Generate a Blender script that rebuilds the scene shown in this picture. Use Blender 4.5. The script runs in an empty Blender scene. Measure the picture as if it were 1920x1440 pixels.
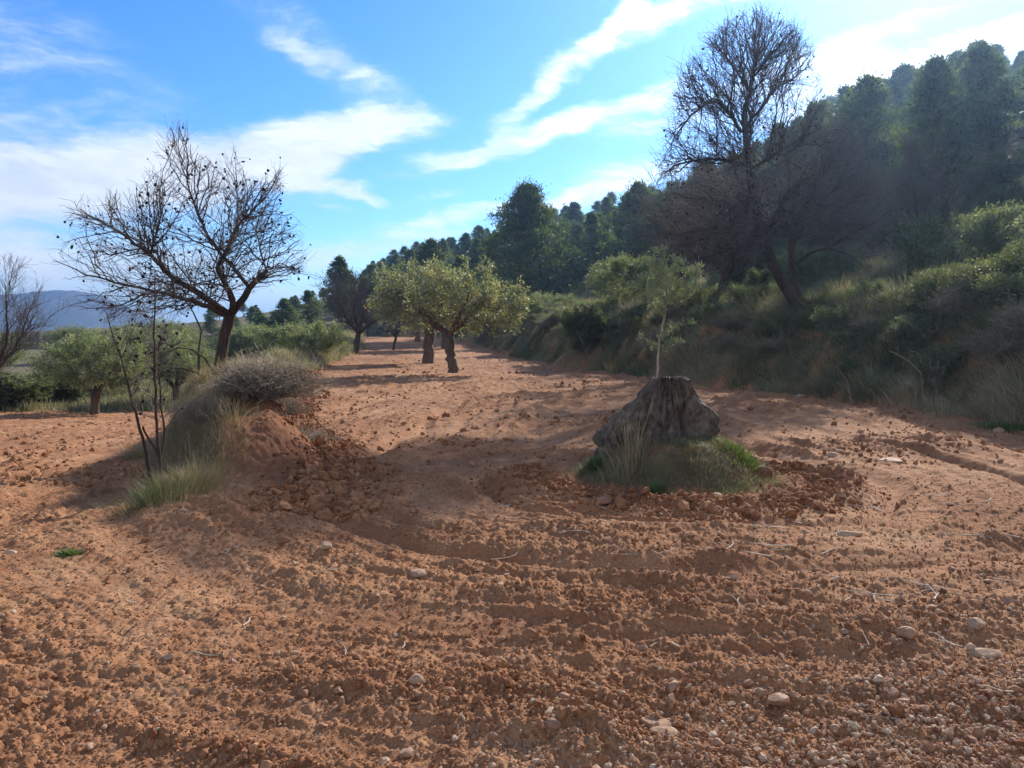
import bpy, math, random
import numpy as np
from mathutils import Vector

rng = np.random.default_rng(7)
random.seed(7)
scene = bpy.context.scene
COL = scene.collection

# ------------------------------------------------------------------ camera
F_PX = 1442.0                      # focal length in pixels of the 1920 px wide photograph
HORIZON = 620.0
PITCH = math.atan((720 - HORIZON) / F_PX)
CAM_Z = 1.6
cam_d = bpy.data.cameras.new('camera')
cam_d.sensor_width = 36.0
cam_d.lens = 36.0 * F_PX / 1920.0
cam_d.clip_start = 0.05
cam_d.clip_end = 20000
cam = bpy.data.objects.new('camera', cam_d)
cam.location = (0, 0, CAM_Z)
cam.rotation_euler = (math.pi / 2 - PITCH, 0, 0)
COL.objects.link(cam)
scene.camera = cam

# ------------------------------------------------------------------ light, exposure
SUN_EL = math.radians(29)
SUN_AZ = math.radians(29)          # to the right of the view direction (+Y)
SKY_STRENGTH = 0.12
scene.view_settings.view_transform = 'Standard'
scene.view_settings.look = 'None'
scene.view_settings.exposure = 0.90
scene.view_settings.gamma = 1
scene.render.engine = 'CYCLES'
scene.cycles.use_denoising = True
scene.cycles.max_bounces = 6
scene.cycles.diffuse_bounces = 3
scene.cycles.transmission_bounces = 3
scene.cycles.volume_bounces = 0
scene.cycles.use_adaptive_sampling = True
scene.cycles.adaptive_threshold = 0.02

SUN_DIR = Vector((math.sin(SUN_AZ) * math.cos(SUN_EL), math.cos(SUN_AZ) * math.cos(SUN_EL), math.sin(SUN_EL)))
sun_d = bpy.data.lights.new('sun', 'SUN')
sun_d.energy = 4.6
sun_d.angle = math.radians(0.55)
sun_d.color = (1.0, 0.93, 0.82)
sun = bpy.data.objects.new('sun', sun_d)
sun.rotation_euler = SUN_DIR.to_track_quat('Z', 'Y').to_euler()
COL.objects.link(sun)


def ray(px, py):
    a = (px - 960) / F_PX
    b = (720 - py) / F_PX
    return np.array([a, math.cos(PITCH) + b * math.sin(PITCH), -math.sin(PITCH) + b * math.cos(PITCH)])


def P(px, py, Y):                  # point on the photograph's ray at depth Y
    d = ray(px, py)
    return np.array([0, 0, CAM_Z]) + d * (Y / d[1])


def G(px, py, z=0.0):              # point on the level ground
    d = ray(px, py)
    t = (z - CAM_Z) / d[2]
    return np.array([d[0] * t, d[1] * t, z])


# ------------------------------------------------------------------ sky with clouds (direction based)
class NT:
    def __init__(s, tree):
        s.t = tree; s.n = tree.nodes; s.l = tree.links

    def node(s, kind, **kw):
        nd = s.n.new(kind)
        for k, v in kw.items():
            setattr(nd, k, v)
        return nd

    def link(s, a, b):
        s.l.new(a, b)

    def val(s, sock, v):
        if hasattr(v, 'links') or isinstance(v, bpy.types.NodeSocket):
            s.l.new(v, sock)
        else:
            sock.default_value = v

    def math(s, op, a, b=0.0, c=None, clamp=False):
        nd = s.n.new('ShaderNodeMath'); nd.operation = op; nd.use_clamp = clamp
        s.val(nd.inputs[0], a); s.val(nd.inputs[1], b)
        if c is not None:
            s.val(nd.inputs[2], c)
        return nd.outputs[0]

    def vmath(s, op, a, b=None, out=0):
        nd = s.n.new('ShaderNodeVectorMath'); nd.operation = op
        s.val(nd.inputs[0], a)
        if b is not None:
            s.val(nd.inputs[1], b)
        return nd.outputs[out]

    def maprange(s, v, a, b, c=0.0, d=1.0, smooth=True):
        nd = s.n.new('ShaderNodeMapRange')
        nd.interpolation_type = 'SMOOTHSTEP' if smooth else 'LINEAR'
        s.val(nd.inputs[0], v)
        for i, q in enumerate((a, b, c, d)):
            nd.inputs[1 + i].default_value = q
        return nd.outputs[0]

    def noise(s, vec, scale, detail=4.0, rough=0.55, out=0, dist=0.0):
        nd = s.n.new('ShaderNodeTexNoise')
        if vec is not None:
            s.l.new(vec, nd.inputs['Vector'])
        nd.inputs['Scale'].default_value = scale
        nd.inputs['Detail'].default_value = detail
        nd.inputs['Roughness'].default_value = rough
        nd.inputs['Distortion'].default_value = dist
        return nd.outputs[out]

    def mix(s, fac, a, b, blend='MIX'):
        nd = s.n.new('ShaderNodeMix'); nd.data_type = 'RGBA'; nd.blend_type = blend
        s.val(nd.inputs['Factor'], fac)
        s.val(nd.inputs[6], a if isinstance(a, bpy.types.NodeSocket) else (*a, 1.0)[:4])
        s.val(nd.inputs[7], b if isinstance(b, bpy.types.NodeSocket) else (*b, 1.0)[:4])
        return nd.outputs[2]

    def ramp(s, fac, stops):
        nd = s.n.new('ShaderNodeValToRGB')
        el = nd.color_ramp.elements
        while len(el) < len(stops):
            el.new(0.5)
        for e, (p, c) in zip(el, stops):
            e.position = p; e.color = (*c, 1.0)
        s.val(nd.inputs[0], fac)
        return nd.outputs[0]


world = bpy.data.worlds.new('World')
scene.world = world
world.use_nodes = True
w = NT(world.node_tree)
w.n.clear()
sky = w.node('ShaderNodeTexSky')
sky.sky_type = 'NISHITA'
sky.sun_disc = False
sky.sun_elevation = SUN_EL
sky.sun_rotation = SUN_AZ
sky.altitude = 500
sky.air_density = 1.0
sky.dust_density = 0.15
sky.ozone_density = 3.0
hs = w.node('ShaderNodeHueSaturation')
hs.inputs['Saturation'].default_value = 1.25
hs.inputs['Value'].default_value = 1.0
w.link(sky.outputs[0], hs.inputs['Color'])
tc = w.node('ShaderNodeTexCoord')
sx = w.node('ShaderNodeSeparateXYZ')
w.link(tc.outputs['Generated'], sx.inputs[0])
az = w.math('ARCTAN2', sx.outputs[0], sx.outputs[1])
el = w.math('ARCSINE', sx.outputs[2])
cb = w.node('ShaderNodeCombineXYZ')
w.link(az, cb.inputs[0]); w.link(el, cb.inputs[1])
uv = cb.outputs[0]
# gentle warp so that cloud edges fray
mp = w.node('ShaderNodeMapping')
mp.inputs['Rotation'].default_value = (0, 0, math.radians(-14))
mp.inputs['Scale'].default_value = (1.0, 2.6, 1.0)
w.link(uv, mp.inputs[0])
warp = w.vmath('SUBTRACT', w.noise(mp.outputs[0], 4.0, 5.0, 0.6, out=1), (0.5, 0.5, 0.5))
warp = w.vmath('MULTIPLY', warp, (0.13, 0.075, 0.0))
uvw = w.vmath('ADD', uv, warp)


def uv_of(px, py):
    d = ray(px, py)
    return math.atan2(d[0], d[1]), math.asin(d[2] / np.linalg.norm(d))


dens = None
CLOUDS = [  # pixel centre, half length, half width, tilt, weight
    (120, 400, 420, 140, 6, .44), (480, 285, 300, 70, 14, .55), (690, 235, 190, 50, 8, .85), (590, 315, 90, 24, 14, .6),
    (300, 330, 380, 70, 8, .45), (1010, 245, 330, 27, 17, .86), (1400, 160, 330, 40, 14, .56), (1760, 125, 330, 38, 8, 1.0),
    (1000, 165, 150, 27, 40, .68), (1130, 75, 130, 26, 36, .6), (1270, 20, 170, 30, 18, .7), (1190, 5, 40, 26, 10, .5),
    (685, 366, 70, 13, -8, .62), (620, 385, 50, 9, -5, .5), (860, 398, 170, 17, 8, .62), (830, 368, 60, 11, 10, .42),
    (1190, 318, 170, 46, 14, .5), (60, 90, 300, 110, -20, .36), (590, 90, 230, 55, -24, .30), (260, 540, 620, 70, 0, .62),
    (740, 455, 260, 34, 12, .62), (1800, 30, 300, 60, 0, .08), (640, 125, 120, 18, -14, .34), (560, 350, 90, 12, -4, .5),
    (1060, 370, 120, 22, 10, .5), (-200, 300, 300, 120, 0, .5), (2200, 110, 260, 50, 0, .8),
    (-700, 200, 500, 120, 20, .6), (2900, 250, 500, 120, -10, .6)]
BLOBS = []
for (cx, cy, hl, hw, ang, wt) in CLOUDS:
    u0, v0 = uv_of(min(max(cx, -300), 2300), cy)
    if cx < -300: u0 -= 0.45
    if cx > 2300: u0 += 0.6
    BLOBS.append((u0, v0, math.atan(hl / F_PX), math.atan(hw / F_PX), ang, wt))
# unseen bright clouds behind the camera, added to lighten shaded faces toward it
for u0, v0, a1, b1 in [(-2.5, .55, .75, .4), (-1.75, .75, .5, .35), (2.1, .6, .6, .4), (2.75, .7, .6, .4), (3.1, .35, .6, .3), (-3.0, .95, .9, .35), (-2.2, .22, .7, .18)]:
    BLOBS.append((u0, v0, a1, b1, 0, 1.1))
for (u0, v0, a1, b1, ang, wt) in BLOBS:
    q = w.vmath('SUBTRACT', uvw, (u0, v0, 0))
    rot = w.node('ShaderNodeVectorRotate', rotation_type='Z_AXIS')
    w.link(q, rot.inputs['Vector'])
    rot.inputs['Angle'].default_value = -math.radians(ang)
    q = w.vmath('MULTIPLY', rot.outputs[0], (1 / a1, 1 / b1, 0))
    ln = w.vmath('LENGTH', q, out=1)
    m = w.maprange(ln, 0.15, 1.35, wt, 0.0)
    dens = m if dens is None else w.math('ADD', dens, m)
mp2 = w.node('ShaderNodeMapping')
mp2.inputs['Rotation'].default_value = (0, 0, math.radians(-16))
mp2.inputs['Scale'].default_value = (1.0, 3.0, 1.0)
w.link(uvw, mp2.inputs[0])
n1 = w.noise(mp2.outputs[0], 9.0, 7.0, 0.62)
n2 = w.noise(mp2.outputs[0], 34.0, 5.0, 0.6)
nz = w.math('ADD', w.math('MULTIPLY', w.math('SUBTRACT', n1, 0.5), 1.5), w.math('MULTIPLY', w.math('SUBTRACT', n2, 0.5), 0.6))
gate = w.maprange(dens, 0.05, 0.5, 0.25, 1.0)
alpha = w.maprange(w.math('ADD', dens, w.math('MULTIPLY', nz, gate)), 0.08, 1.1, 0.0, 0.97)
sd = w.vmath('DOT_PRODUCT', tc.outputs['Generated'], tuple(SUN_DIR), out=1)
glow = w.math('POWER', w.math('MAXIMUM', sd, 0.0), 9.0)
glow2 = w.math('POWER', w.math('MAXIMUM', sd, 0.0), 40.0)
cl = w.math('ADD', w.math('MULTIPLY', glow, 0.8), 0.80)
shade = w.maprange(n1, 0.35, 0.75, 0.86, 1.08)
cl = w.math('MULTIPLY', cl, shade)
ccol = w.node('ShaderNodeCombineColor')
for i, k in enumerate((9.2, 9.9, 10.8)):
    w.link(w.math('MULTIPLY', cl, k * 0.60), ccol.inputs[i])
veil = w.node('ShaderNodeCombineColor')
for i, k in enumerate((.45, .8, 1.0)):
    w.link(w.math('MULTIPLY', w.math('MULTIPLY', glow, .04), k), veil.inputs[i])
skyc = w.mix(1.0, w.mix(1.0, hs.outputs[0], (.60, .74, .92), 'MULTIPLY'), veil.outputs[0], 'ADD')
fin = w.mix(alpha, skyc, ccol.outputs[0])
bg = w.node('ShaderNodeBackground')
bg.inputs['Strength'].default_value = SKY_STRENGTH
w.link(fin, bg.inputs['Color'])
wo = w.node('ShaderNodeOutputWorld')
w.link(bg.outputs[0], wo.inputs['Surface'])

# ------------------------------------------------------------------ numpy helpers
_perm = np.random.default_rng(3).permutation(256).astype(np.int32)
_perm = np.concatenate([_perm, _perm, _perm])
_gr = np.stack([np.cos(np.arange(16) * math.pi / 8 + .1), np.sin(np.arange(16) * math.pi / 8 + .1)], 1)


def perlin(x, y, seed=0):
    x = np.asarray(x, float) + seed * 17.13; y = np.asarray(y, float) - seed * 9.71
    xf = np.floor(x); yf = np.floor(y)
    xi = xf.astype(np.int64) & 255; yi = yf.astype(np.int64) & 255
    u = x - xf; v = y - yf

    def g(ix, iy, dx, dy):
        h = _perm[_perm[ix & 255] + (iy & 255)] & 15
        return _gr[h, 0] * dx + _gr[h, 1] * dy
    su = u * u * u * (u * (u * 6 - 15) + 10); sv = v * v * v * (v * (v * 6 - 15) + 10)
    a = g(xi, yi, u, v); b = g(xi + 1, yi, u - 1, v)
    c = g(xi, yi + 1, u, v - 1); d = g(xi + 1, yi + 1, u - 1, v - 1)
    return (a + su * (b - a)) * (1 - sv) + (c + su * (d - c)) * sv


def sst(a, b, x):
    t = np.clip((np.asarray(x, float) - a) / (b - a), 0, 1)
    return t * t * (3 - 2 * t)


def unit(v):
    return v / np.maximum(np.linalg.norm(v, axis=-1, keepdims=True), 1e-9)


def mesh_np(name, V, Fs, mat, smooth=False, attrs=None):
    V = np.asarray(V, np.float32).reshape(-1, 3)
    if not isinstance(Fs, (list, tuple)):
        Fs = [Fs]
    Fs = [np.asarray(f, np.int32) for f in Fs if len(f)]
    me = bpy.data.meshes.new(name)
    me.vertices.add(len(V)); me.vertices.foreach_set('co', V.ravel())
    loops = np.concatenate([f.ravel() for f in Fs])
    tot = np.concatenate([np.full(len(f), f.shape[1], np.int32) for f in Fs])
    start = np.concatenate([[0], np.cumsum(tot)[:-1]]).astype(np.int32)
    me.loops.add(len(loops)); me.loops.foreach_set('vertex_index', loops)
    me.polygons.add(len(tot)); me.polygons.foreach_set('loop_start', start)
    me.polygons.foreach_set('use_smooth', np.full(len(tot), bool(smooth)))
    for k, a in (attrs or {}).items():
        at = me.attributes.new(k, 'FLOAT', 'POINT')
        at.data.foreach_set('value', np.asarray(a, np.float32).ravel())
    me.update(calc_edges=True)
    me.materials.append(mat)
    return me


def obj(name, me, parent=None):
    o = bpy.data.objects.new(name, me)
    COL.objects.link(o)
    if parent is not None:
        o.parent = parent
    return o


def tag(o, label=None, cat=None, group=None, kind=None):
    if label: o['label'] = label
    if cat: o['category'] = cat
    if group: o['group'] = group
    if kind: o['kind'] = kind
    return o


def thing(name, label, cat, loc, rz=0.0, group=None):
    o = bpy.data.objects.new(name, None)
    o.empty_display_size = 0.3
    COL.objects.link(o)
    o.location = tuple(float(q) for q in loc)
    o.rotation_euler = (0, 0, rz)
    return tag(o, label, cat, group)


def dup(root, loc, rz=0.0, scale=1.0, label=None, group=None):
    r = root.copy(); COL.objects.link(r)
    r.location = tuple(float(q) for q in loc); r.rotation_euler = (0, 0, rz)
    r.scale = (scale,) * 3 if np.isscalar(scale) else scale
    if label: r['label'] = label
    if group: r['group'] = group
    for ch in root.children:
        c = ch.copy(); COL.objects.link(c); c.parent = r
    return r


def rand_dirs(n):
    return unit(rng.normal(size=(n, 3)))


def rotmats(n):
    q = unit(rng.normal(size=(n, 4)))
    a, b, c, d = q.T
    return np.stack([np.stack([1 - 2 * (c * c + d * d), 2 * (b * c - a * d), 2 * (b * d + a * c)], -1),
                     np.stack([2 * (b * c + a * d), 1 - 2 * (b * b + d * d), 2 * (c * d - a * b)], -1),
                     np.stack([2 * (b * d - a * c), 2 * (c * d + a * b), 1 - 2 * (b * b + c * c)], -1)], 1)


def ico(sub):
    t = (1 + 5 ** .5) / 2
    v = [(-1, t, 0), (1, t, 0), (-1, -t, 0), (1, -t, 0), (0, -1, t), (0, 1, t), (0, -1, -t), (0, 1, -t), (t, 0, -1), (t, 0, 1), (-t, 0, -1), (-t, 0, 1)]
    f = [(0, 11, 5), (0, 5, 1), (0, 1, 7), (0, 7, 10), (0, 10, 11), (1, 5, 9), (5, 11, 4), (11, 10, 2), (10, 7, 6), (7, 1, 8),
         (3, 9, 4), (3, 4, 2), (3, 2, 6), (3, 6, 8), (3, 8, 9), (4, 9, 5), (2, 4, 11), (6, 2, 10), (8, 6, 7), (9, 8, 1)]
    v = [np.array(p) / np.linalg.norm(p) for p in v]
    for _ in range(sub):
        cache = {}; nf = []

        def mid(a, b):
            k = (min(a, b), max(a, b))
            if k not in cache:
                m = v[a] + v[b]; v.append(m / np.linalg.norm(m)); cache[k] = len(v) - 1
            return cache[k]
        for a, b, c in f:
            ab, bc, ca = mid(a, b), mid(b, c), mid(c, a)
            nf += [(a, ab, ca), (b, bc, ab), (c, ca, bc), (ab, bc, ca)]
        f = nf
    return np.array(v), np.array(f)


ICO0 = ico(0); ICO1 = ico(1); ICO2 = ico(2); ICO3 = ico(3)


def lumps(pos, size, flat=(1, .85, .65), base=ICO0, jit=.22):
    """many small stones / clods / husks in one mesh: returns V, F"""
    n = len(pos); bv, bf = base; k = len(bv)
    sc = size[:, None] * np.array(flat) * rng.uniform(.75, 1.25, (n, 3))
    v = bv[None] * (1 + rng.uniform(-jit, jit, (n, k, 1)))
    v = v * sc[:, None, :]
    v = np.einsum('nij,nkj->nki', rotmats(n), v) + pos[:, None, :]
    f = bf[None] + (np.arange(n) * k)[:, None, None]
    return v.reshape(-1, 3), f.reshape(-1, 3), k


def blades(base, h, wd, lean, bend, tint):
    """grass blades: base (n,3), height, width, lean vector (n,2), bend factor"""
    n = len(base)
    az = rng.uniform(0, 2 * math.pi, n)
    side = np.stack([np.cos(az), np.sin(az), np.zeros(n)], 1) * (wd[:, None] / 2)
    up = np.zeros((n, 3)); up[:, 2] = 1
    l3 = np.zeros((n, 3)); l3[:, :2] = lean
    d = unit(up + l3)
    mid = base + d * (h * .55)[:, None]
    d2 = unit(d + l3 * bend[:, None] + np.array([0, 0, -1.0]) * (bend * .35)[:, None])
    tip = mid + d2 * (h * .5)[:, None]
    V = np.stack([base - side, base + side, mid - side * .75, mid + side * .75, tip], 1)
    b = (np.arange(n) * 5)[:, None]
    Fq = np.concatenate([b + np.array([[0, 1, 3, 2]])], 0)
    Ft = b + np.array([[2, 3, 4]])
    return V.reshape(-1, 3), Fq, Ft, np.repeat(tint, 5)


def leaves(pos, dirs, L, Wd, tint):
    n = len(pos)
    side = unit(np.cross(dirs, rand_dirs(n)))
    a = pos; c = pos + dirs * L[:, None]
    m = pos + dirs * (L * .45)[:, None]
    s = side * (Wd / 2)[:, None]
    V = np.stack([a, m + s, c, m - s], 1)
    Fq = (np.arange(n) * 4)[:, None] + np.array([[0, 1, 2, 3]])
    return V.reshape(-1, 3), Fq, np.repeat(tint, 4)


def tubes(chains, sides):
    """chains: list of (pts (k,3), radii (k)); returns V, F with a cap point at the end"""
    pts = np.concatenate([c[0] for c in chains]); rad = np.concatenate([c[1] for c in chains])
    ln = np.array([len(c[0]) for c in chains])
    first = np.concatenate([[0], np.cumsum(ln)[:-1]]); last = first + ln - 1
    tan = np.empty_like(pts)
    tan[1:-1] = pts[2:] - pts[:-2]
    tan[first] = pts[first + 1] - pts[first]; tan[last] = pts[last] - pts[last - 1]
    tan = unit(tan)
    ref = np.repeat(unit(np.array([[.31, .47, .12]]) + 0 * pts[first]), ln, axis=0)
    a = unit(np.cross(tan, ref)); b = np.cross(tan, a)
    th = np.arange(sides) * 2 * math.pi / sides
    ring = a[:, None, :] * np.cos(th)[None, :, None] + b[:, None, :] * np.sin(th)[None, :, None]
    V = pts[:, None, :] + ring * rad[:, None, None]
    isl = np.ones(len(pts), bool); isl[last] = False
    i = np.nonzero(isl)[0]
    j = np.arange(sides); j2 = (j + 1) % sides
    Fq = np.stack([i[:, None] * sides + j, i[:, None] * sides + j2, (i[:, None] + 1) * sides + j2, (i[:, None] + 1) * sides + j], -1).reshape(-1, 4)
    return V.reshape(-1, 3), Fq


def tube_mesh(name, chains, mat, thr=((.03, 8), (.010, 5), (0, 3))):
    Vs, Fs, off = [], [], 0
    groups = {}
    for c in chains:
        r = c[1].max()
        for t, s in thr:
            if r >= t:
                groups.setdefault(s, []).append(c); break
    for s, g in groups.items():
        v, f = tubes(g, s)
        Vs.append(v); Fs.append(f + off); off += len(v)
    return mesh_np(name, np.concatenate(Vs), Fs, mat, smooth=True)


def colonize(lines, attr, step=.14, di=1.2, dk=.28, iters=90, tip_r=.0035, expo=2.35, trop=(0, 0, .12), jit=.25, wob=.03):
    """space colonisation from given limb lines [(pts, radii)]; later lines root at the nearest earlier node"""
    pos, par, fix = [], [], []
    for pts, rad in lines:
        pts = np.asarray(pts, float)
        dense, rr = [], []
        for k in range(len(pts) - 1):
            L = np.linalg.norm(pts[k + 1] - pts[k]); m = max(1, int(L / step))
            for q in range(m):
                t = q / m
                dense.append(pts[k] * (1 - t) + pts[k + 1] * t); rr.append(rad[k] * (1 - t) + rad[k + 1] * t)
        dense.append(pts[-1]); rr.append(rad[-1])
        dense = np.array(dense); dense[1:-1] += rng.normal(0, wob, (len(dense) - 2, 3)) if len(dense) > 2 else 0
        if pos:
            prev = int(np.argmin(np.linalg.norm(np.array(pos) - dense[0], axis=1)))
            if np.linalg.norm(np.array(pos[prev]) - dense[0]) < 1e-3 or True:
                dense = dense[1:]; rr = rr[1:]
        else:
            prev = -1
        for p, r in zip(dense, rr):
            pos.append(p); par.append(prev); fix.append(r); prev = len(pos) - 1
    pos = np.array(pos); par = list(par); fix = list(fix)
    attr = np.asarray(attr, float)
    near = np.full(len(attr), -1); nd = np.full(len(attr), 1e9)

    def upd(start):
        nonlocal near, nd
        new = pos[start:]
        if not len(new) or not len(attr): return
        for c in range(0, len(new), 400):
            d = np.linalg.norm(attr[:, None, :] - new[None, c:c + 400, :], axis=2)
            k = d.argmin(1); dm = d[np.arange(len(attr)), k]
            better = dm < nd
            near[better] = k[better] + start + c; nd[better] = dm[better]
    upd(0)
    tropv = np.array(trop)
    kids = {}
    for _ in range(iters):
        keep = nd > dk
        attr = attr[keep]; near = near[keep]; nd = nd[keep]
        act = nd < di
        if not act.any(): break
        ids, inv = np.unique(near[act], return_inverse=True)
        acc = np.zeros((len(ids), 3))
        np.add.at(acc, inv, unit(attr[act] - pos[near[act]]))
        d = unit(unit(acc) + tropv + rng.normal(0, jit, acc.shape))
        newp, newpar = [], []
        for i, q in zip(ids, d):
            n_ = kids.get(i, 0)
            if n_ >= 4: continue
            kids[i] = n_ + 1
            newp.append(pos[i] + q * step); newpar.append(int(i))
        if not newp:
            break
        s = len(pos)
        pos = np.concatenate([pos, np.array(newp)]); par += newpar; fix += [0.0] * len(newp)
        upd(s)
    par = np.array(par); n = len(pos)
    acc = np.zeros(n); r = np.zeros(n)
    nchild = np.bincount(par[par >= 0], minlength=n)
    for i in range(n - 1, -1, -1):
        r[i] = max(acc[i] ** (1 / expo) if acc[i] > 0 else tip_r, tip_r)
        r[i] = max(r[i], fix[i])
        if par[i] >= 0 and fix[i] == 0:
            acc[par[i]] += r[i] ** expo
        elif par[i] >= 0:
            acc[par[i]] = max(acc[par[i]], 0)
    # chains
    best = np.full(n, -1)
    for i in range(n):
        p = par[i]
        if p >= 0 and (best[p] < 0 or r[i] > r[best[p]]):
            best[p] = i
    chains = []
    for i in range(n):
        p = par[i]
        if p < 0 or best[p] != i:
            idx = ([p] if p >= 0 else []) + [i]
            k = i
            while best[k] >= 0:
                k = best[k]; idx.append(k)
            if len(idx) < 2: continue
            rr = r[idx].copy()
            if p >= 0: rr[0] = min(rr[0], rr[1] * 1.25)
            chains.append((pos[idx], rr))
    tips = pos[nchild == 0]
    return chains, pos, r, tips, par


def smooth_line(pts, rad, step, wob=.0):
    """Catmull-Rom through the given joints"""
    pts = np.asarray(pts, float); rad = np.asarray(rad, float)
    e = np.concatenate([[2 * pts[0] - pts[1]], pts, [2 * pts[-1] - pts[-2]]])
    out, rr = [], []
    for k in range(len(pts) - 1):
        p0, p1, p2, p3 = e[k:k + 4]
        m = max(2, int(np.linalg.norm(p2 - p1) / step))
        for q in range(m):
            t = q / m
            out.append(.5 * (2 * p1 + (p2 - p0) * t + (2 * p0 - 5 * p1 + 4 * p2 - p3) * t * t + (3 * p1 - p0 - 3 * p2 + p3) * t ** 3))
            rr.append(rad[k] * (1 - t) + rad[k + 1] * t)
    out.append(pts[-1]); rr.append(rad[-1])
    out = np.array(out); out[1:-1] += rng.normal(0, wob, (len(out) - 2, 3)) if len(out) > 2 and wob else 0
    return out, np.array(rr)


def shoots(limbs, inside, levels, center):
    """limbs: smooth chains; each level grows straight-ish shoots from the chains of the levels before it"""
    center = np.asarray(center, float)
    gens = [list(limbs)]
    for lev, (n, l0, l1, a0, a1, up, outw, r0, rlim, k) in enumerate(levels):
        want = n; n = int(n * 1.8); cell = l1 * .42; cnt_ = {}; cap = 3 if lev < 2 else 4
        src = [c for g in gens[-2:] for c in g] + (gens[0] if len(gens) > 2 else [])
        P0, D0, R0, W0 = [], [], [], []
        for p, r in src:
            seg = p[1:] - p[:-1]; L = np.linalg.norm(seg, axis=1)
            m = r[:-1] < rlim
            P0.append(p[:-1][m]); D0.append(seg[m]); R0.append(r[:-1][m]); W0.append(L[m])
        P0 = np.concatenate(P0); D0 = np.concatenate(D0); R0 = np.concatenate(R0); W0 = np.concatenate(W0)
        i = rng.choice(len(P0), n, p=W0 / W0.sum())
        b = P0[i] + D0[i] * rng.uniform(0, 1, (n, 1)); d = unit(D0[i])
        perp = unit(np.cross(d, rand_dirs(n)))
        an = np.radians(rng.uniform(a0, a1, n))[:, None]
        o = unit(b - center)
        d = unit(d * np.cos(an) + perp * np.sin(an) + np.array([0, 0, up]) + o * outw)
        L = rng.uniform(l0, l1, n)
        t = np.linspace(0, 1, k)[None, :, None]
        curve = (np.array([0, 0, .5 * up]) + rng.normal(0, .22, (n, 3)))[:, None, :] * L[:, None, None]
        jit = rng.normal(0, .022, (n, k, 3)) * L[:, None, None]; jit[:, 0] = 0
        pts = b[:, None, :] + d[:, None, :] * L[:, None, None] * t + curve * t * t * .45 + jit
        ins = inside(pts.reshape(-1, 3)).reshape(n, k)
        ins[:, 0] = True
        if lev == len(levels) - 1: ins[:] = True
        frac = np.cumprod(ins, axis=1).sum(1) / k
        g = []
        for q in range(n):
            f = frac[q]
            if f < .45 or len(g) >= want: continue
            key = tuple(np.floor(pts[q, -1] / cell).astype(int))
            if cnt_.get(key, 0) >= cap: continue
            cnt_[key] = cnt_.get(key, 0) + 1
            pp = pts[q] if f >= 1 else b[q] + (pts[q] - b[q]) * f
            rb = min(R0[i[q]] * .75, r0 * (.5 + .5 * L[q] / l1))
            g.append((pp, np.linspace(rb, max(rb * .35, levels[-1][7] * .55), k)))
        gens.append(g)
    return gens


# ------------------------------------------------------------------ materials
def new_mat(name):
    m = bpy.data.materials.new(name); m.use_nodes = True
    t = NT(m.node_tree); t.n.clear()
    out = t.node('ShaderNodeOutputMaterial')
    return m, t, out


def leaf_mat(name, stops, trans=.35, gloss=.25, tcol=None):
    m, t, out = new_mat(name)
    at = t.node('ShaderNodeAttribute'); at.attribute_name = 'tint'
    c = t.ramp(at.outputs['Fac'], stops)
    b = t.node('ShaderNodeBsdfPrincipled')
    t.link(c, b.inputs['Base Color']); b.inputs['Roughness'].default_value = .55
    b.inputs['Specular IOR Level'].default_value = gloss
    tr = t.node('ShaderNodeBsdfTranslucent')
    tc_ = t.mix(1.0, c, tcol or (1.25, 1.3, .6), 'MULTIPLY')
    t.link(tc_, tr.inputs['Color'])
    mx = t.node('ShaderNodeMixShader'); mx.inputs[0].default_value = trans
    t.link(b.outputs[0], mx.inputs[1]); t.link(tr.outputs[0], mx.inputs[2])
    t.link(mx.outputs[0], out.inputs['Surface'])
    return m


def bark_mat(name, c1, c2, scale=9, bump=.6, stretch=.25):
    m, t, out = new_mat(name)
    tc_ = t.node('ShaderNodeTexCoord')
    mp_ = t.node('ShaderNodeMapping'); mp_.inputs['Scale'].default_value = (1, 1, stretch)
    t.link(tc_.outputs['Object'], mp_.inputs[0])
    n = t.noise(mp_.outputs[0], scale * 3, 7, .68)
    n2 = t.noise(mp_.outputs[0], scale * .6, 3, .5)
    f = t.maprange(t.math('ADD', t.math('MULTIPLY', n, .7), t.math('MULTIPLY', n2, .4)), .35, .75)
    b = t.node('ShaderNodeBsdfPrincipled')
    t.link(t.mix(f, c1, c2), b.inputs['Base Color'])
    b.inputs['Roughness'].default_value = .9
    b.inputs['Specular IOR Level'].default_value = .2
    bp = t.node('ShaderNodeBump'); bp.inputs['Strength'].default_value = bump; bp.inputs['Distance'].default_value = .02
    t.link(n, bp.inputs['Height']); t.link(bp.outputs[0], b.inputs['Normal'])
    t.link(b.outputs[0], out.inputs['Surface'])
    return m


def tint_mat(name, stops, rough=.85, scale=60, spec=.25):
    m, t, out = new_mat(name)
    at = t.node('ShaderNodeAttribute'); at.attribute_name = 'tint'
    c = t.ramp(at.outputs['Fac'], stops)
    tc_ = t.node('ShaderNodeTexCoord')
    n = t.noise(tc_.outputs['Object'], scale, 5, .65)
    c = t.mix(1.0, c, t.ramp(n, [(.25, (.62, .6, .58)), (.75, (1.25, 1.22, 1.18))]), 'MULTIPLY')
    b = t.node('ShaderNodeBsdfPrincipled')
    t.link(c, b.inputs['Base Color']); b.inputs['Roughness'].default_value = rough
    b.inputs['Specular IOR Level'].default_value = spec
    bp = t.node('ShaderNodeBump'); bp.inputs['Strength'].default_value = .5; bp.inputs['Distance'].default_value = .01
    t.link(n, bp.inputs['Height']); t.link(bp.outputs[0], b.inputs['Normal'])
    t.link(b.outputs[0], out.inputs['Surface'])
    return m


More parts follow.
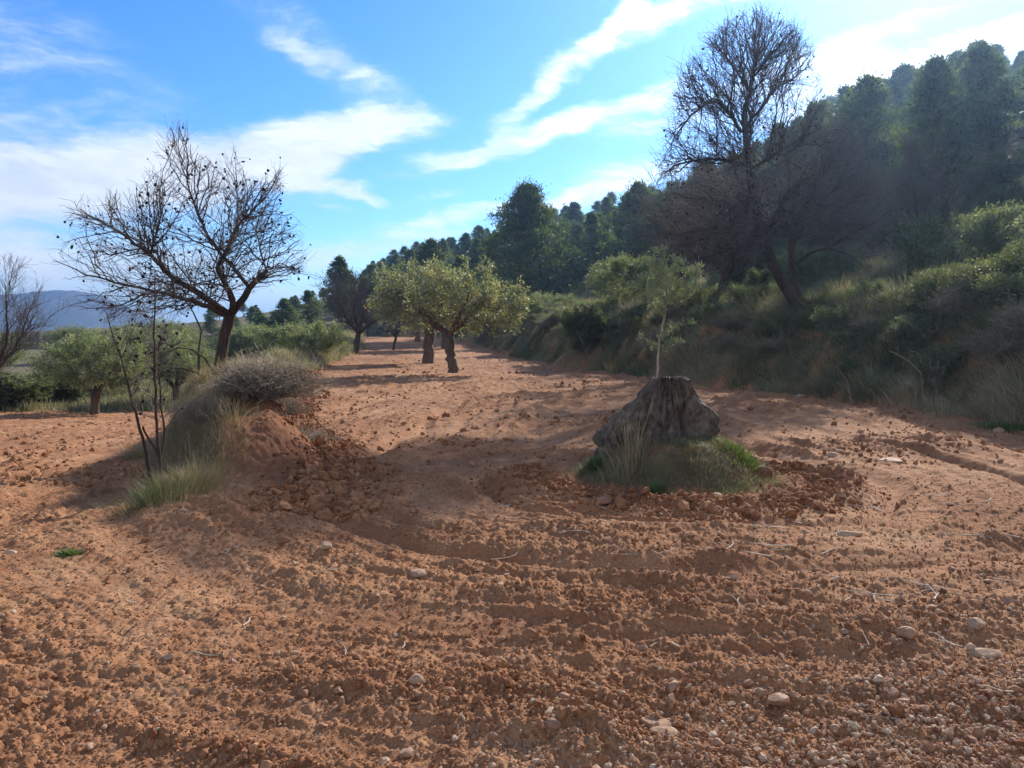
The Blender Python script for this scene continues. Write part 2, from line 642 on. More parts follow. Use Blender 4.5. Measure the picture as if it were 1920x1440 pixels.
M_BARK = bark_mat('almond bark', (.030, .020, .016), (.095, .068, .055))
M_TWIG = bark_mat('almond twigs', (.050, .043, .041), (.15, .130, .122), 20, .2)
M_OBARK = bark_mat('orchard bark', (.05, .035, .026), (.16, .115, .085), 7)
M_PBARK = bark_mat('pine bark', (.05, .036, .028), (.17, .12, .09), 4)
M_GREYTWIG = bark_mat('grey dry twigs', (.19, .155, .115), (.44, .37, .28), 14, .2)
M_WEATHERED = bark_mat('weathered stump wood', (.022, .017, .013), (.185, .145, .112), 7, 1.0, .5)
M_PALEWOOD = bark_mat('cut stump wood', (.10, .078, .06), (.28, .225, .175), 12, .5, 1)
M_HUSK = bark_mat('dry almond husk', (.014, .010, .009), (.045, .030, .024), 30, .2, 1)
M_PINE = leaf_mat('pine needles', [(0, (.030, .052, .024)), (.5, (.072, .105, .042)), (1, (.165, .195, .070))], .48)
M_OLIVE = leaf_mat('olive leaves', [(0, (.075, .095, .055)), (.5, (.15, .175, .105)), (1, (.34, .36, .24))], .48, .5)
M_ALMOND = leaf_mat('fading almond leaves', [(0, (.105, .122, .074)), (.55, (.20, .215, .135)), (.86, (.33, .32, .22)), (.94, (.38, .25, .09)), (1, (.30, .13, .05))], .42, .5)
M_SHRUB = leaf_mat('shrub leaves', [(0, (.070, .088, .050)), (.6, (.135, .150, .086)), (1, (.215, .225, .135))], .40)
M_GRASS = leaf_mat('bank grass', [(0, (.095, .112, .058)), (.35, (.175, .182, .100)), (.65, (.27, .245, .16)), (1, (.45, .38, .26))], .42, .2, (1.15, 1.1, .75))
M_DRY = leaf_mat('straw', [(0, (.12, .10, .065)), (.5, (.26, .21, .12)), (1, (.44, .35, .21))], .35, .2, (1.1, 1.05, .8))
M_GREEN = leaf_mat('fresh weeds', [(0, (.045, .065, .025)), (.6, (.090, .130, .045)), (1, (.16, .20, .085))], .38, .3)
M_STONE = tint_mat('stones', [(0, (.19, .088, .050)), (.35, (.29, .155, .092)), (.7, (.38, .245, .16)), (1, (.50, .38, .27))])
M_CLOD = tint_mat('soil clods', [(0, (.17, .071, .034)), (.5, (.272, .126, .062)), (1, (.38, .210, .114))], .95, 40, .1)
M_STICK = tint_mat('dry sticks', [(0, (.20, .15, .11)), (1, (.62, .54, .44))])
M_DARKSTICK = tint_mat('dark stick', [(0, (.03, .022, .018)), (1, (.06, .045, .035))])


def ground_mat():
    m, t, out = new_mat('red orchard earth')
    tc_ = t.node('ShaderNodeTexCoord')
    co = tc_.outputs['Object']
    big = t.noise(co, .55, 4, .6)
    mid = t.noise(co, 4.5, 6, .65)
    fine = t.noise(co, 60, 6, .7)
    grit = t.noise(co, 230, 3, .6)
    c = t.ramp(t.math('ADD', t.math('MULTIPLY', big, .55), t.math('MULTIPLY', mid, .45)),
               [(.33, (.195, .084, .041)), (.48, (.298, .144, .071)), (.66, (.405, .228, .122))])
    fr = t.node('ShaderNodeAttribute'); fr.attribute_name = 'fresh'
    c = t.mix(t.math('MULTIPLY', fr.outputs['Fac'], .8), c, (.170, .068, .036))
    c = t.mix(1.0, c, t.ramp(fine, [(.3, (.68, .66, .64)), (.7, (1.28, 1.3, 1.32))]), 'MULTIPLY')
    speck = t.maprange(grit, .66, .74)
    c = t.mix(t.math('MULTIPLY', speck, .55), c, (.52, .38, .26))
    cv = t.node('ShaderNodeAttribute'); cv.attribute_name = 'cover'
    vegc = t.ramp(t.noise(co, 2.2, 5, .65), [(.3, (.055, .050, .026)), (.52, (.12, .10, .052)), (.7, (.21, .165, .09))])
    fac = t.maprange(t.math('ADD', cv.outputs['Fac'], t.math('MULTIPLY', t.math('SUBTRACT', mid, .5), 1.0)), .38, .62)
    c = t.mix(fac, c, vegc)
    b = t.node('ShaderNodeBsdfPrincipled')
    t.link(c, b.inputs['Base Color'])
    b.inputs['Roughness'].default_value = .95
    b.inputs['Specular IOR Level'].default_value = .12
    bp = t.node('ShaderNodeBump'); bp.inputs['Strength'].default_value = .7; bp.inputs['Distance'].default_value = .012
    t.link(t.math('ADD', fine, t.math('MULTIPLY', grit, .4)), bp.inputs['Height'])
    t.link(bp.outputs[0], b.inputs['Normal'])
    t.link(b.outputs[0], out.inputs['Surface'])
    return m


M_GROUND = ground_mat()

# ------------------------------------------------------------------ terrain
RF = np.array([(16, -12), (12.5, 0), (10.2, 6), (8.4, 12), (7.6, 15), (6.9, 18.5), (5.4, 22.6), (4.3, 25.6), (1.1, 38.5), (-2.3, 55),
               (-4.8, 66), (-10, 80), (-20, 96), (-36, 111), (-75, 135), (-400, 300)], float)
LB = np.array([(-2.2, 4.0), (-2.65, 6.0), (-2.75, 7.9), (-3.15, 9.2), (-4.6, 12.3), (-5.6, 16.5), (-7.7, 24), (-9.5, 33), (-11.2, 51), (-16, 75), (-30, 98), (-60, 125)], float)


def sdist(line, x, y):
    """signed distance to a polyline, positive on its right, and the along-line Y of the nearest point"""
    best = np.full(x.shape, 1e18); sg = np.ones(x.shape); yy = np.zeros(x.shape)
    for k in range(len(line) - 1):
        a, b = line[k], line[k + 1]
        ab = b - a; L2 = ab @ ab
        t = np.clip(((x - a[0]) * ab[0] + (y - a[1]) * ab[1]) / L2, 0, 1)
        dx = x - (a[0] + t * ab[0]); dy = y - (a[1] + t * ab[1])
        d2 = dx * dx + dy * dy
        m = d2 < best
        best = np.where(m, d2, best)
        sg = np.where(m, np.where(ab[0] * dy - ab[1] * dx < 0, 1.0, -1.0), sg)
        yy = np.where(m, a[1] + t * ab[1], yy)
    return np.sqrt(best) * sg, yy


STUMP = np.array([1.69, 8.25])
HILL_D = [-1, 0, .45, 1.5, 2.2, 4, 9, 10.3, 12, 20, 40, 62, 80, 200]
HILL_Z = [0, 0, .45, 1.75, 2.2, 2.45, 3.1, 4.0, 4.4, 6.6, 15.5, 25, 28, 30]


def H(x, y, full=False):
    x = np.asarray(x, float); y = np.asarray(y, float)
    dr, yr = sdist(RF, x, y)
    dl, yl = sdist(LB, x, y); dl = -dl                      # positive to the left of the berm line
    wob = perlin(x * .45, y * .45, 5) * .9 + perlin(x * 1.3, y * 1.3, 6) * .45
    near = sst(-.8, .6, dr) * (1 - sst(14, 22, dr))
    z_hill = np.interp(dr + wob * near * .8, HILL_D, HILL_Z)
    amp = np.interp(yr, [0, 12, 20, 27, 60, 80, 110, 140], [1.12, 1.12, .92, 1.0, .95, .85, .62, .5])
    far = sst(-80, -12, x)
    z_hill = np.minimum(z_hill, 4.4) * amp + np.maximum(z_hill - 4.4, 0) * amp * (0.25 + .75 * far)
    z_hill = z_hill * np.where(x < -100, sst(-130, -35, x), sst(-130, -35, x))
    z_hill = z_hill + near * perlin(x * .8, y * .8, 8) * .28 * sst(0.3, 2, dr)
    z_main = .95 * sst(36, 72, y)
    z_left = -np.clip((y - 4.6) * .062, 0, 1.55)
    side = sst(.1, 1.5, dl)
    left_far = sst(45, 420, -x - .35 * y + 25) * -28
    base = z_main * (1 - side) + (z_left + left_far) * side
    base = np.where(dr > 0, z_main, base)
    hb = np.interp(yl, [5.8, 7.7, 8.5, 9.2, 12, 16, 24, 33, 60, 90], [0, .10, .52, .76, .92, .68, .45, .36, .3, .1])
    yy0 = sst(5.4, 6.6, y)
    prof = np.where(dl < 0, 1 - sst(.15, .80, -dl), 1 - sst(.25, 1.25, dl))
    berm = hb * prof * yy0 * (1 + .35 * perlin(x * 1.6, y * 1.6, 11))
    mr = np.sqrt(((x - STUMP[0] - .05) / 1.18) ** 2 + ((y - STUMP[1] + .12) / 1.15) ** 2 ) * (1 + .16 * perlin(x * 1.7, y * 1.7, 12))
    mound = .46 * (1 - sst(.30, 1.02, mr))
    und = perlin(x * .35, y * .35, 2) * .07 + perlin(x * .12, y * .12, 3) * .10
    z = base + z_hill + berm + mound + und * (1 - sst(0, 1, dr)) * sst(1, 4, np.hypot(x, y))
    if full:
        return z, dr, dl, yl, mr, berm
    return z


def furrow_coord(x, y):
    dx = x - STUMP[0]; dy = y - STUMP[1]
    k = np.where(dy > 0, 1 + 2.6 * sst(0, 9, dy), 1.0 - .12 * sst(0, 4, -dy))
    f = np.sqrt(dx * dx + (dy / k) ** 2)
    th = np.arctan2(dy / k, dx)
    return f, th


def micro(x, y, dr, dl, yl, mr):
    r = np.hypot(x, y)
    f, th = furrow_coord(x, y)
    f = f + .35 * perlin(x * .5, y * .5, 21)
    line = perlin(f * 4.2, th * 1.1, 22) * .55 + perlin(f * 9.5, th * 2.0, 23) * .35
    rm = .25 + .75 * sst(-.25, .25, perlin(x * .38, y * .38, 27))
    r1 = np.clip(1 - np.abs(perlin(f * 1.75, th * .8, 28)) * 3.4, 0, 1) ** 1.5
    r2 = np.clip(1 - np.abs(perlin(f * 4.0 + 7, th * 1.5, 29)) * 3.0, 0, 1) ** 1.5
    brk = .35 + .65 * sst(-.2, .25, perlin(x * 1.6, y * 1.6, 30))
    ridge = (r1 * .085 + r2 * .045) * rm * brk * (.5 + .5 * sst(4.0, 6.5, y)) * (.6 + .4 * sst(-2.0, .5, x))
    rut = np.exp(-((f - 2.25) / .17) ** 2) + np.exp(-((f - 3.75) / .17) ** 2) + .7 * np.exp(-((f - 5.3) / .2) ** 2)
    patch = sst(-.25, .35, perlin(x * .7, y * .7, 24))
    soil = 1 - sst(-.2, .4, dr)
    z = soil * (line * (.026 + .035 * patch) + ridge - .065 * rut + .013 * np.sin(f * 21 + 4.5 * perlin(x * .9, y * .9, 92)) * sst(-.1, .3, perlin(x * .6 + 3, y * .5, 93)) * np.maximum(sst(.3, 1.6, x - STUMP[0]) * sst(5, 6.5, y), sst(9, 12, y)) * sst(1.3, 1.9, f))
    rough = (.42 + .55 * patch + .5 * (r1 + r2 * .6) * rm) * (1 - .55 * np.clip(rut, 0, 1))
    edge = np.exp(-((dl + .95) / .42) ** 2) * sst(5.6, 7.5, y) * (1 - sst(30, 45, y))
    ring = np.exp(-((mr - 1.18) / .2) ** 2)
    fresh = np.clip(edge + ring * .6 + .5 * np.exp(-(np.abs(dl) / .6) ** 2) * sst(7, 8, y) * (1 - sst(10.5, 12, y)) + .3 * np.exp(-((dl + .3) / .45) ** 2) * sst(7, 8, y) * (1 - sst(12, 14, y)) + .5 * np.clip(-line, 0, 1) + .25 * (r1 + r2 * .5) * rm + .12 * patch * sst(.0, .3, perlin(x * 1.9, y * 1.9, 25)), 0, 1)
    rough = rough + 1.7 * edge + 1.2 * ring
    l1 = np.abs(perlin(x * 6.5, y * 6.5, 31)); l2 = np.abs(perlin(x * 14, y * 14, 32))
    l3 = np.abs(perlin(x * 30, y * 30, 33)); l4 = perlin(x * 62, y * 62, 34)
    fade3 = 1 - sst(9, 16, r); fade4 = 1 - sst(5, 9, r)
    farl = np.abs(perlin(x * 3.1, y * 3.1, 35)) * .07 * sst(10, 22, r) + np.abs(perlin(x * 5.3, y * 1.9, 36)) * .05 * sst(10, 22, r)
    z = z + rough * (l1 * .055 + l2 * .038 + l3 * .026 * fade3 + l4 * .010 * fade4) * np.where(dr > 0, .7, 1)
    z = z + edge * .06 + ring * .02 + farl * soil
    z = z * (.25 + .75 * sst(.72, 1.05, mr)) * (1 - .6 * sst(0, .3, dl) * (1 - sst(1.0, 1.5, dl)) * sst(6.5, 8, y))
    z = z + .10 * np.exp(-((dl + .35) / .4) ** 2) * sst(7, 8.2, y) * (1 - sst(10.5, 12, y)) * (np.abs(perlin(x * 3.5, y * 3.5, 37)) + np.abs(perlin(x * 8, y * 8, 38)) * .6)
    return z, fresh


def build_ground():
    A = math.radians(43)
    B_ = math.radians(80)
    an = np.concatenate([np.linspace(-B_, -A, 210)[:-1], np.linspace(-A, A, 860), np.linspace(A, B_, 210)[1:], np.linspace(B_, 2 * math.pi - B_, 90)[1:-1]])
    r1 = np.linspace(.0, 1.7, 24)[1:]
    r2 = np.exp(np.linspace(math.log(1.7), math.log(42), 1200))[1:]
    r3 = np.exp(np.linspace(math.log(42), math.log(3200), 200))[1:]
    rr = np.concatenate([r1, r2, r3])
    R_, T_ = np.meshgrid(rr, an, indexing='ij')
    X = (R_ * np.sin(T_)).ravel(); Y = (R_ * np.cos(T_)).ravel()
    Z, dr, dl, yl, mr, berm = H(X, Y, True)
    R = R_.ravel()
    near = (R < 70) & (Y > -3)
    mz = np.zeros_like(Z); fresh = np.zeros_like(Z)
    a, b = micro(X[near], Y[near], dr[near], dl[near], yl[near], mr[near])
    fd = 1 - sst(45, 68, R[near])
    mz[near] = a * fd; fresh[near] = b * fd
    Z = Z + mz
    n = perlin(X * .9, Y * .9, 41)
    cover = np.clip(sst(-.15, .5, dr) * (.62 + .35 * n), 0, 1)
    cover = np.where((dr > 0.3) & (dr < 1.5), cover - .04 + .22 * perlin(X * .6, Y * .6, 42), cover)
    cover = np.maximum(cover, sst(0, .5, dl) * (1 - sst(.9, 1.6, dl)) * .8 * sst(6.6, 8, Y))
    cover = np.maximum(cover, np.exp(-((dl) / .5) ** 2) * .7 * sst(9.5, 11, Y))
    cover = np.maximum(cover, .72 * (1 - sst(.8, 1.0, mr)) * (.85 + .6 * n))
    cover = np.maximum(cover, sst(.4, 2, dl) * sst(29, 32, Y - .02 * np.abs(X) * 0 + 1.2 * n) * .85)
    cover = np.maximum(cover, sst(70, 95, Y) * .9)
    nr, na = len(rr), len(an)
    i = np.arange(nr - 1)[:, None]; j = np.arange(na)[None, :]; j2 = (j + 1) % na
    Fq = np.stack([i * na + j, i * na + j2, (i + 1) * na + j2, (i + 1) * na + j], -1).reshape(-1, 4)[:, ::-1]
    c = len(X)
    V = np.stack([X, Y, Z], 1)
    V = np.concatenate([V, [[0, 0, float(H(np.array([0.]), np.array([0.]))[0])]]])
    Ft = np.stack([np.full(na, c), np.arange(na), (np.arange(na) + 1) % na], -1)[:, ::-1]
    me = mesh_np('ground', V, [Fq, Ft], M_GROUND, True, {'fresh': np.append(fresh, 0), 'cover': np.append(cover, 0)})
    o = obj('ground', me)
    tag(o, 'ploughed red earth with banks, berm and wooded slope', 'ground', kind='structure')


build_ground()


def HM(x, y):
    z, dr, dl, yl, mr, b = H(x, y, True)
    return z + micro(x, y, dr, dl, yl, mr)[0]


def zat(x, y):
    return float(H(np.array([float(x)]), np.array([float(y)]))[0])


def on(x, y):
    return np.array([x, y, zat(x, y)])


def base_at(px, Y):
    """ground point at depth Y below photograph column px"""
    x = (px - 960) / F_PX * Y / (math.cos(PITCH))
    return np.array([x, Y, zat(x, Y)])


def top_h(py, Y, z0):
    return P(960, py, Y)[2] - z0


# ------------------------------------------------------------------ far mountain
def build_mountain():
    m, t, out = new_mat('mountain scrub')
    tc_ = t.node('ShaderNodeTexCoord')
    n = t.noise(tc_.outputs['Object'], .02, 8, .65)
    c = t.ramp(n, [(.35, (.022, .028, .020)), (.55, (.055, .055, .040)), (.7, (.12, .105, .08))])
    b = t.node('ShaderNodeBsdfPrincipled'); b.inputs['Roughness'].default_value = 1
    t.link(c, b.inputs['Base Color']); t.link(b.outputs[0], out.inputs['Surface'])
    D = 1600
    prof_px = [(-900, 640), (-500, 600), (-250, 575), (-100, 560), (0, 552), (50, 546), (95, 541), (130, 543), (165, 548), (200, 566), (230, 577), (255, 592), (300, 608), (360, 612), (430, 618), (520, 640), (700, 660)]
    xs = np.array([P(p, q, D)[0] for p, q in prof_px]); zs = np.array([P(p, q, D)[2] for p, q in prof_px])
    nx, ny = 300, 70
    gx = np.linspace(xs[0], xs[-1], nx); v = np.linspace(-1, 1.2, ny)
    X, Vv = np.meshgrid(gx, v, indexing='ij')
    hh = np.interp(X, xs, zs) + 45
    Y = D + Vv * 450
    fall = np.where(Vv < 0, (1 + Vv) ** .85, 1 - sst(0, 1.2, Vv))
    ridg = np.abs(perlin(X * .007 + Vv * .5, Y * .0024, 51)) * .35 + np.abs(perlin(X * .018, Y * .008, 52)) * .18
    Z = -45 + hh * fall * (1 - ridg * (np.abs(Vv) ** .5 + .02)) + perlin(X * .04, Y * .04, 53) * 2.5 * fall
    i = np.arange(nx - 1)[:, None]; j = np.arange(ny - 1)[None]
    Fq = np.stack([i * ny + j, (i + 1) * ny + j, (i + 1) * ny + j + 1, i * ny + j + 1], -1).reshape(-1, 4)
    o = obj('mountain', mesh_np('mountain', np.stack([X, Y, Z], -1), Fq, m, True))
    tag(o, 'long blue mountain ridge far off on the left', 'mountain', kind='structure')


build_mountain()


# ------------------------------------------------------------------ bare almond trees
def poly_sample(poly, n, seed=0):
    poly = np.array(poly, float); lo, hi = poly.min(0), poly.max(0)
    out = []
    while len(out) < n:
        q = rng.uniform(lo, hi, (n * 2, 2))
        x, y = q.T; ins = np.zeros(len(q), bool)
        j = len(poly) - 1
        for i in range(len(poly)):
            xi, yi = poly[i]; xj, yj = poly[j]
            c = ((yi > y) != (yj > y)) & (x < (xj - xi) * (y - yi) / (yj - yi + 1e-9) + xi)
            ins ^= c; j = i
        out += list(q[ins])
    return np.array(out[:n])


def px_line(pts, Y0, base):
    """pts: (px, py, depth offset); radii in metres follow separately"""
    return np.array([P(a, b, Y0 + c) for a, b, c in pts]) - base


def in_poly(poly, q):
    poly = np.asarray(poly, float); x, y = q.T; ins = np.zeros(len(q), bool); j = len(poly) - 1
    for i in range(len(poly)):
        xi, yi = poly[i]; xj, yj = poly[j]
        ins ^= ((yi > y) != (yj > y)) & (x < (xj - xi) * (y - yi) / (yj - yi + 1e-9) + xi); j = i
    return ins


def to_px(p):
    d = p - np.array([0, 0, CAM_Z])
    f = d[:, 1] * math.cos(PITCH) - d[:, 2] * math.sin(PITCH); u = d[:, 1] * math.sin(PITCH) + d[:, 2] * math.cos(PITCH)
    return np.stack([960 + F_PX * d[:, 0] / f, 720 - F_PX * u / f], 1)


def wood(t, name, gens, husks=0, husk_r=.02, cut=.02, bark=None, twig=None):
    allc = [c for g in gens for c in g]
    cut = min(cut, max(c[1].max() for c in allc) * .5)
    obj('trunk', tube_mesh(name + ' trunk', [c for c in allc if c[1].max() > cut], bark or M_BARK), t)
    obj('crown', tube_mesh(name + ' twigs', [c for c in allc if c[1].max() <= cut], twig or M_TWIG), t)
    if husks:
        pts = np.concatenate([c[0][1:] for g in gens[2:] for c in g])
        i = rng.choice(len(pts), husks)
        v, f, k = lumps(pts[i] + np.array([0, 0, -.012]), rng.uniform(husk_r * .7, husk_r * 1.25, husks), (1, .8, 1.35))
        tag(obj('dried_husks', mesh_np(name + ' husks', v, f, M_HUSK, True), t), kind='stuff')


def bare_tree(name, label, Y0, base, limbs, poly, depth, levels, husks, husk_r, step=.12, wob=.008, rs=.82):
    t = thing(name, label, 'tree', base)
    ch = [smooth_line(px_line(p, Y0, base), [v * rs for v in r], step, wob) for p, r in limbs]
    cx = np.mean([p[0] for p in poly]); hw = (max(p[0] for p in poly) - min(p[0] for p in poly)) / 2
    cy = np.mean([p[1] for p in poly])

    def inside(p):
        p = p + base
        q = to_px(p)
        return in_poly(poly, q) & (np.abs(p[:, 1] - Y0) < depth * np.sqrt(np.clip(1.1 - ((q[:, 0] - cx) / hw) ** 2, .2, 1)))
    gens = shoots(ch, inside, levels, P(cx, cy + 60, Y0) - base)
    wood(t, name, gens, husks, husk_r)
    return t


YA = 12.3
bA = P(412, 712, YA)
bA[2] = min(bA[2], zat(bA[0], bA[1]) + .02) - .06
limbsA = [
    ([(411, 716, 0), (414, 675, 0), (421, 635, 0), (431, 592, 0)], [.185, .150, .140, .150]),
    ([(431, 592, 0), (449, 570, .1), (468, 540, .2), (489, 518, .3), (500, 507, .35)], [.11, .095, .085, .075, .06]),
    ([(468, 540, .2), (450, 517, .1), (435, 498, .0), (420, 483, -.1), (395, 450, -.2), (367, 390, -.2), (351, 340, -.15), (353, 300, -.1), (343, 255, -.05), (336, 232, 0)], [.055, .05, .048, .044, .036, .026, .020, .015, .009, .004]),
    ([(431, 592, 0), (437, 562, -.1), (421, 530, -.2), (408, 503, -.2), (418, 485, -.25), (430, 458, -.3), (444, 425, -.3), (482, 388, -.2), (510, 352, -.1), (531, 312, 0)], [.10, .075, .065, .058, .05, .042, .032, .022, .012, .004]),
    ([(431, 592, 0), (400, 568, -.25), (360, 542, -.4), (325, 521, -.5), (300, 498, -.5), (282, 478, -.5), (253, 457, -.5), (217, 430, -.4), (180, 408, -.3), (138, 392, -.2)], [.10, .085, .075, .062, .055, .045, .036, .026, .016, .005]),
    ([(430, 593, 0), (380, 571, .3), (332, 556, .6), (290, 546, .8), (250, 538, .9), (200, 525, .9), (160, 514, .8), (122, 497, .7), (98, 487, .6)], [.09, .07, .056, .046, .038, .028, .020, .012, .004]),
    ([(290, 546, .8), (262, 556, .9), (232, 570, 1.0), (182, 578, 1.0), (132, 574, .9)], [.034, .026, .02, .013, .005]),
    ([(282, 478, -.5), (292, 440, -.7), (300, 400, -.8), (300, 350, -.8)], [.035, .026, .018, .006]),
    ([(500, 507, .35), (488, 470, .5), (482, 430, .6), (487, 395, .6)], [.03, .024, .016, .006]),
    ([(500, 507, .35), (535, 500, .3), (560, 510, .2), (592, 524, .1)], [.022, .015, .010, .004]),
    ([(420, 483, -.1), (440, 440, .5), (446, 390, .8), (443, 330, .8), (441, 285, .7)], [.035, .026, .018, .010, .004]),
    ([(330, 556, .6), (320, 520, 1.0), (290, 470, 1.3), (265, 430, 1.3)], [.04, .03, .02, .008]),
]
polyA = [(105, 487), (128, 385), (170, 395), (215, 358), (250, 372), (285, 325), (300, 320), (303, 262), (330, 225), (350, 235), (362, 290), (395, 300), (418, 330), (430, 285), (447, 262), (462, 330), (500, 345), (528, 305),
         (530, 400), (566, 430), (575, 505), (540, 528), (490, 540), (455, 545), (430, 560), (380, 575), (330, 600), (280, 590), (220, 612), (180, 585), (128, 578)]
bare_tree('almond_tree', 'bare dark almond with dried husks on the left berm, limbs spread against the sky', YA, bA, limbsA, polyA, 1.3, [(220, .5, 1.5, 38, 80, .22, .5, .013, .08, 8), (1100, .25, .75, 35, 75, .15, .35, .0062, .028, 6), (3000, .06, .28, 30, 80, .15, .15, .0036, .011, 4)], 430, .019, rs=.60)

# young sapling in front of the berm, thin stems with black husks
YS = 7.6
bS = base_at(297, YS); bS[2] -= .02
limbsS = [
    ([(303, 922, 0), (299, 860, 0), (293, 780, 0), (290, 700, 0), (289, 620, 0), (291, 545, 0), (290, 500, 0)], [.017, .016, .014, .012, .009, .006, .0025]),
    ([(285, 920, -.02), (275, 850, -.05), (258, 790, -.1), (242, 730, -.1), (228, 675, -.1), (210, 620, -.1), (196, 580, -.1)], [.017, .016, .014, .012, .009, .006, .0025]),
    ([(300, 860, 0), (308, 810, .1), (302, 760, .1), (299, 700, .15), (296, 640, .2)], [.012, .011, .009, .007, .003]),
    ([(299, 860, 0), (275, 815, -.03), (268, 800, -.1)], [.012, .011, .010]),
    ([(240, 730, -.1), (262, 700, .1), (285, 665, .2), (300, 650, .3)], [.006, .005, .004, .002]),
    ([(308, 810, .1), (330, 775, .1), (350, 758, .2)], [.006, .005, .002]),
    ([(290, 700, 0), (315, 660, -.1), (345, 640, -.1), (400, 655, -.05)], [.006, .005, .004, .002]),
    ([(228, 675, -.1), (240, 640, -.2), (258, 600, -.2), (280, 560, -.2)], [.005, .004, .003, .002]),
]
polyS = [(195, 575), (230, 590), (275, 560), (300, 505), (310, 600), (345, 640), (370, 700), (350, 770), (310, 790), (250, 780), (215, 740), (200, 660)]
bare_tree('almond_sapling', 'spindly leafless young almond with black husks growing at the foot of the berm', YS, bS, limbsS, polyS, .45, [(60, .25, .6, 30, 65, .2, .2, .0055, .02, 6), (170, .1, .3, 30, 75, .15, .1, .0035, .01, 4), (230, .04, .14, 30, 80, .1, 0, .0028, .008, 3)], 75, .015, .07, .004, 1.0)

# tall almond on the right bank
YR = 21.5
bR = P(1505, 592, YR); bR[2] = zat(bR[0], bR[1]) - .1
limbsR = [
    ([(1507, 600, 0), (1482, 552, 0), (1455, 505, 0), (1432, 450, 0), (1415, 380, 0), (1404, 310, 0), (1399, 262, 0), (1395, 216, 0), (1407, 174, 0), (1411, 140, 0), (1420, 90, 0), (1428, 40, 0)], [.30, .24, .21, .19, .165, .14, .125, .105, .08, .06, .035, .008]),
    ([(1500, 588, .1), (1492, 545, .3), (1487, 500, .5), (1485, 455, .7), (1500, 400, .9), (1530, 340, 1.0), (1560, 280, 1.0)], [.20, .16, .14, .12, .09, .06, .02]),
    ([(1390, 248, 0), (1362, 204, -.4), (1335, 190, -.7), (1297, 215, -1.0), (1270, 250, -1.1), (1245, 290, -1.2)], [.075, .062, .05, .036, .022, .008]),
    ([(1397, 240, 0), (1425, 205, .5), (1452, 168, .8), (1485, 148, 1.0), (1525, 118, 1.1)], [.07, .056, .045, .03, .008]),
    ([(1407, 174, 0), (1380, 130, .5), (1350, 95, .8), (1335, 70, .9)], [.05, .04, .025, .008]),
    ([(1411, 146, 0), (1440, 110, -.6), (1470, 75, -.9), (1490, 50, -1.0)], [.045, .034, .022, .008]),
    ([(1404, 310, 0), (1360, 300, -.8), (1310, 300, -1.3), (1265, 310, -1.5), (1235, 330, -1.6)], [.075, .06, .04, .025, .008]),
    ([(1432, 450, 0), (1400, 462, -.5), (1355, 470, -1.0), (1310, 490, -1.3), (1285, 520, -1.4)], [.08, .065, .048, .03, .01]),
    ([(1404, 320, 0), (1450, 290, -1.0), (1500, 260, -1.6), (1545, 235, -1.9)], [.075, .055, .035, .01]),
    ([(1487, 500, .5), (1530, 470, .2), (1575, 470, 0), (1620, 500, -.2)], [.07, .05, .032, .01]),
    ([(1485, 455, .7), (1540, 410, .4), (1600, 380, .2), (1650, 370, 0)], [.07, .05, .032, .01]),
    ([(1415, 380, 0), (1370, 380, 1.0), (1320, 370, 1.6), (1270, 400, 1.8)], [.07, .05, .035, .01]),
    ([(1485, 455, .7), (1470, 390, 1.6), (1480, 330, 2.2), (1470, 290, 2.4)], [.07, .05, .03, .01]),
    ([(1432, 450, 0), (1460, 390, -1.2), (1490, 350, -2.0), (1530, 330, -2.3)], [.07, .05, .03, .01]),
    ([(1415, 380, 0), (1375, 420, -1.2), (1320, 430, -2.0), (1260, 440, -2.3)], [.06, .045, .03, .01]),
    ([(1500, 400, .9), (1560, 360, 1.2), (1610, 330, 1.4)], [.05, .035, .01]),
]
polyR = [(1232, 290), (1258, 205), (1275, 130), (1325, 75), (1372, 35), (1425, 18), (1490, 50), (1530, 95), (1540, 150), (1560, 210), (1625, 300), (1690, 400), (1670, 470), (1600, 500), (1540, 480), (1470, 440), (1400, 500), (1300, 520), (1250, 430), (1230, 340)]
TREE_R = bare_tree('almond_tree', 'tall bare almond with forked dark trunk on the right bank, rising above the pines', YR, bR, limbsR, polyR, 3.1, [(380, .9, 2.5, 30, 75, .18, .5, .024, .16, 8), (3600, .4, 1.25, 30, 75, .12, .35, .010, .05, 6), (11000, .14, .5, 30, 75, .15, .15, .0056, .02, 4)], 650, .026, .2, .012, .74)


def generic_bare(name, label, cat, loc, h, spread, trunk_r, levels, limbs=6, lift=.38, group=None):
    t = thing(name, label, cat, loc, group=group)
    fork = np.array([.05 * h, 0, h * .22])
    L = [smooth_line([(0, 0, -.12), (.02 * h, .0, h * .11), fork], [trunk_r * 1.15, trunk_r, trunk_r * .9], .15, .008)]
    for k in range(limbs):
        a = k * 2 * math.pi / limbs + rng.uniform(-.35, .35)
        q = rng.uniform(.55, .95) if k % 2 else rng.uniform(.2, .5)
        e = np.array([math.cos(a) * spread * .5 * q, math.sin(a) * spread * .5 * q, h * (.92 - .35 * q)])
        m = fork * .45 + e * .55 + np.array([0, 0, -.02 * h]) + rng.normal(0, .03 * h, 3)
        L.append(smooth_line([fork, fork * .75 + m * .25 + np.array([0, 0, .03 * h]), m, e], [trunk_r * .62, trunk_r * .5, trunk_r * .32, trunk_r * .08], .15, .01))
    S = np.array([spread * .55, spread * .55, h * lift]); C = np.array([0, 0, h * (1 - lift)])
    w1 = rng.uniform(0, 6, 3)

    def inside(p):
        q = (p - C) / S
        lob = 1 + .16 * np.sin(q[:, 0] * 3 + w1[0]) + .14 * np.sin(q[:, 1] * 3.3 + w1[1]) + .12 * np.sin(q[:, 2] * 4 + w1[2])
        return np.linalg.norm(q, axis=1) < lob
    wood(t, name, shoots(L, inside, levels, fork + np.array([0, 0, .1 * h])), cut=.022)
    return t


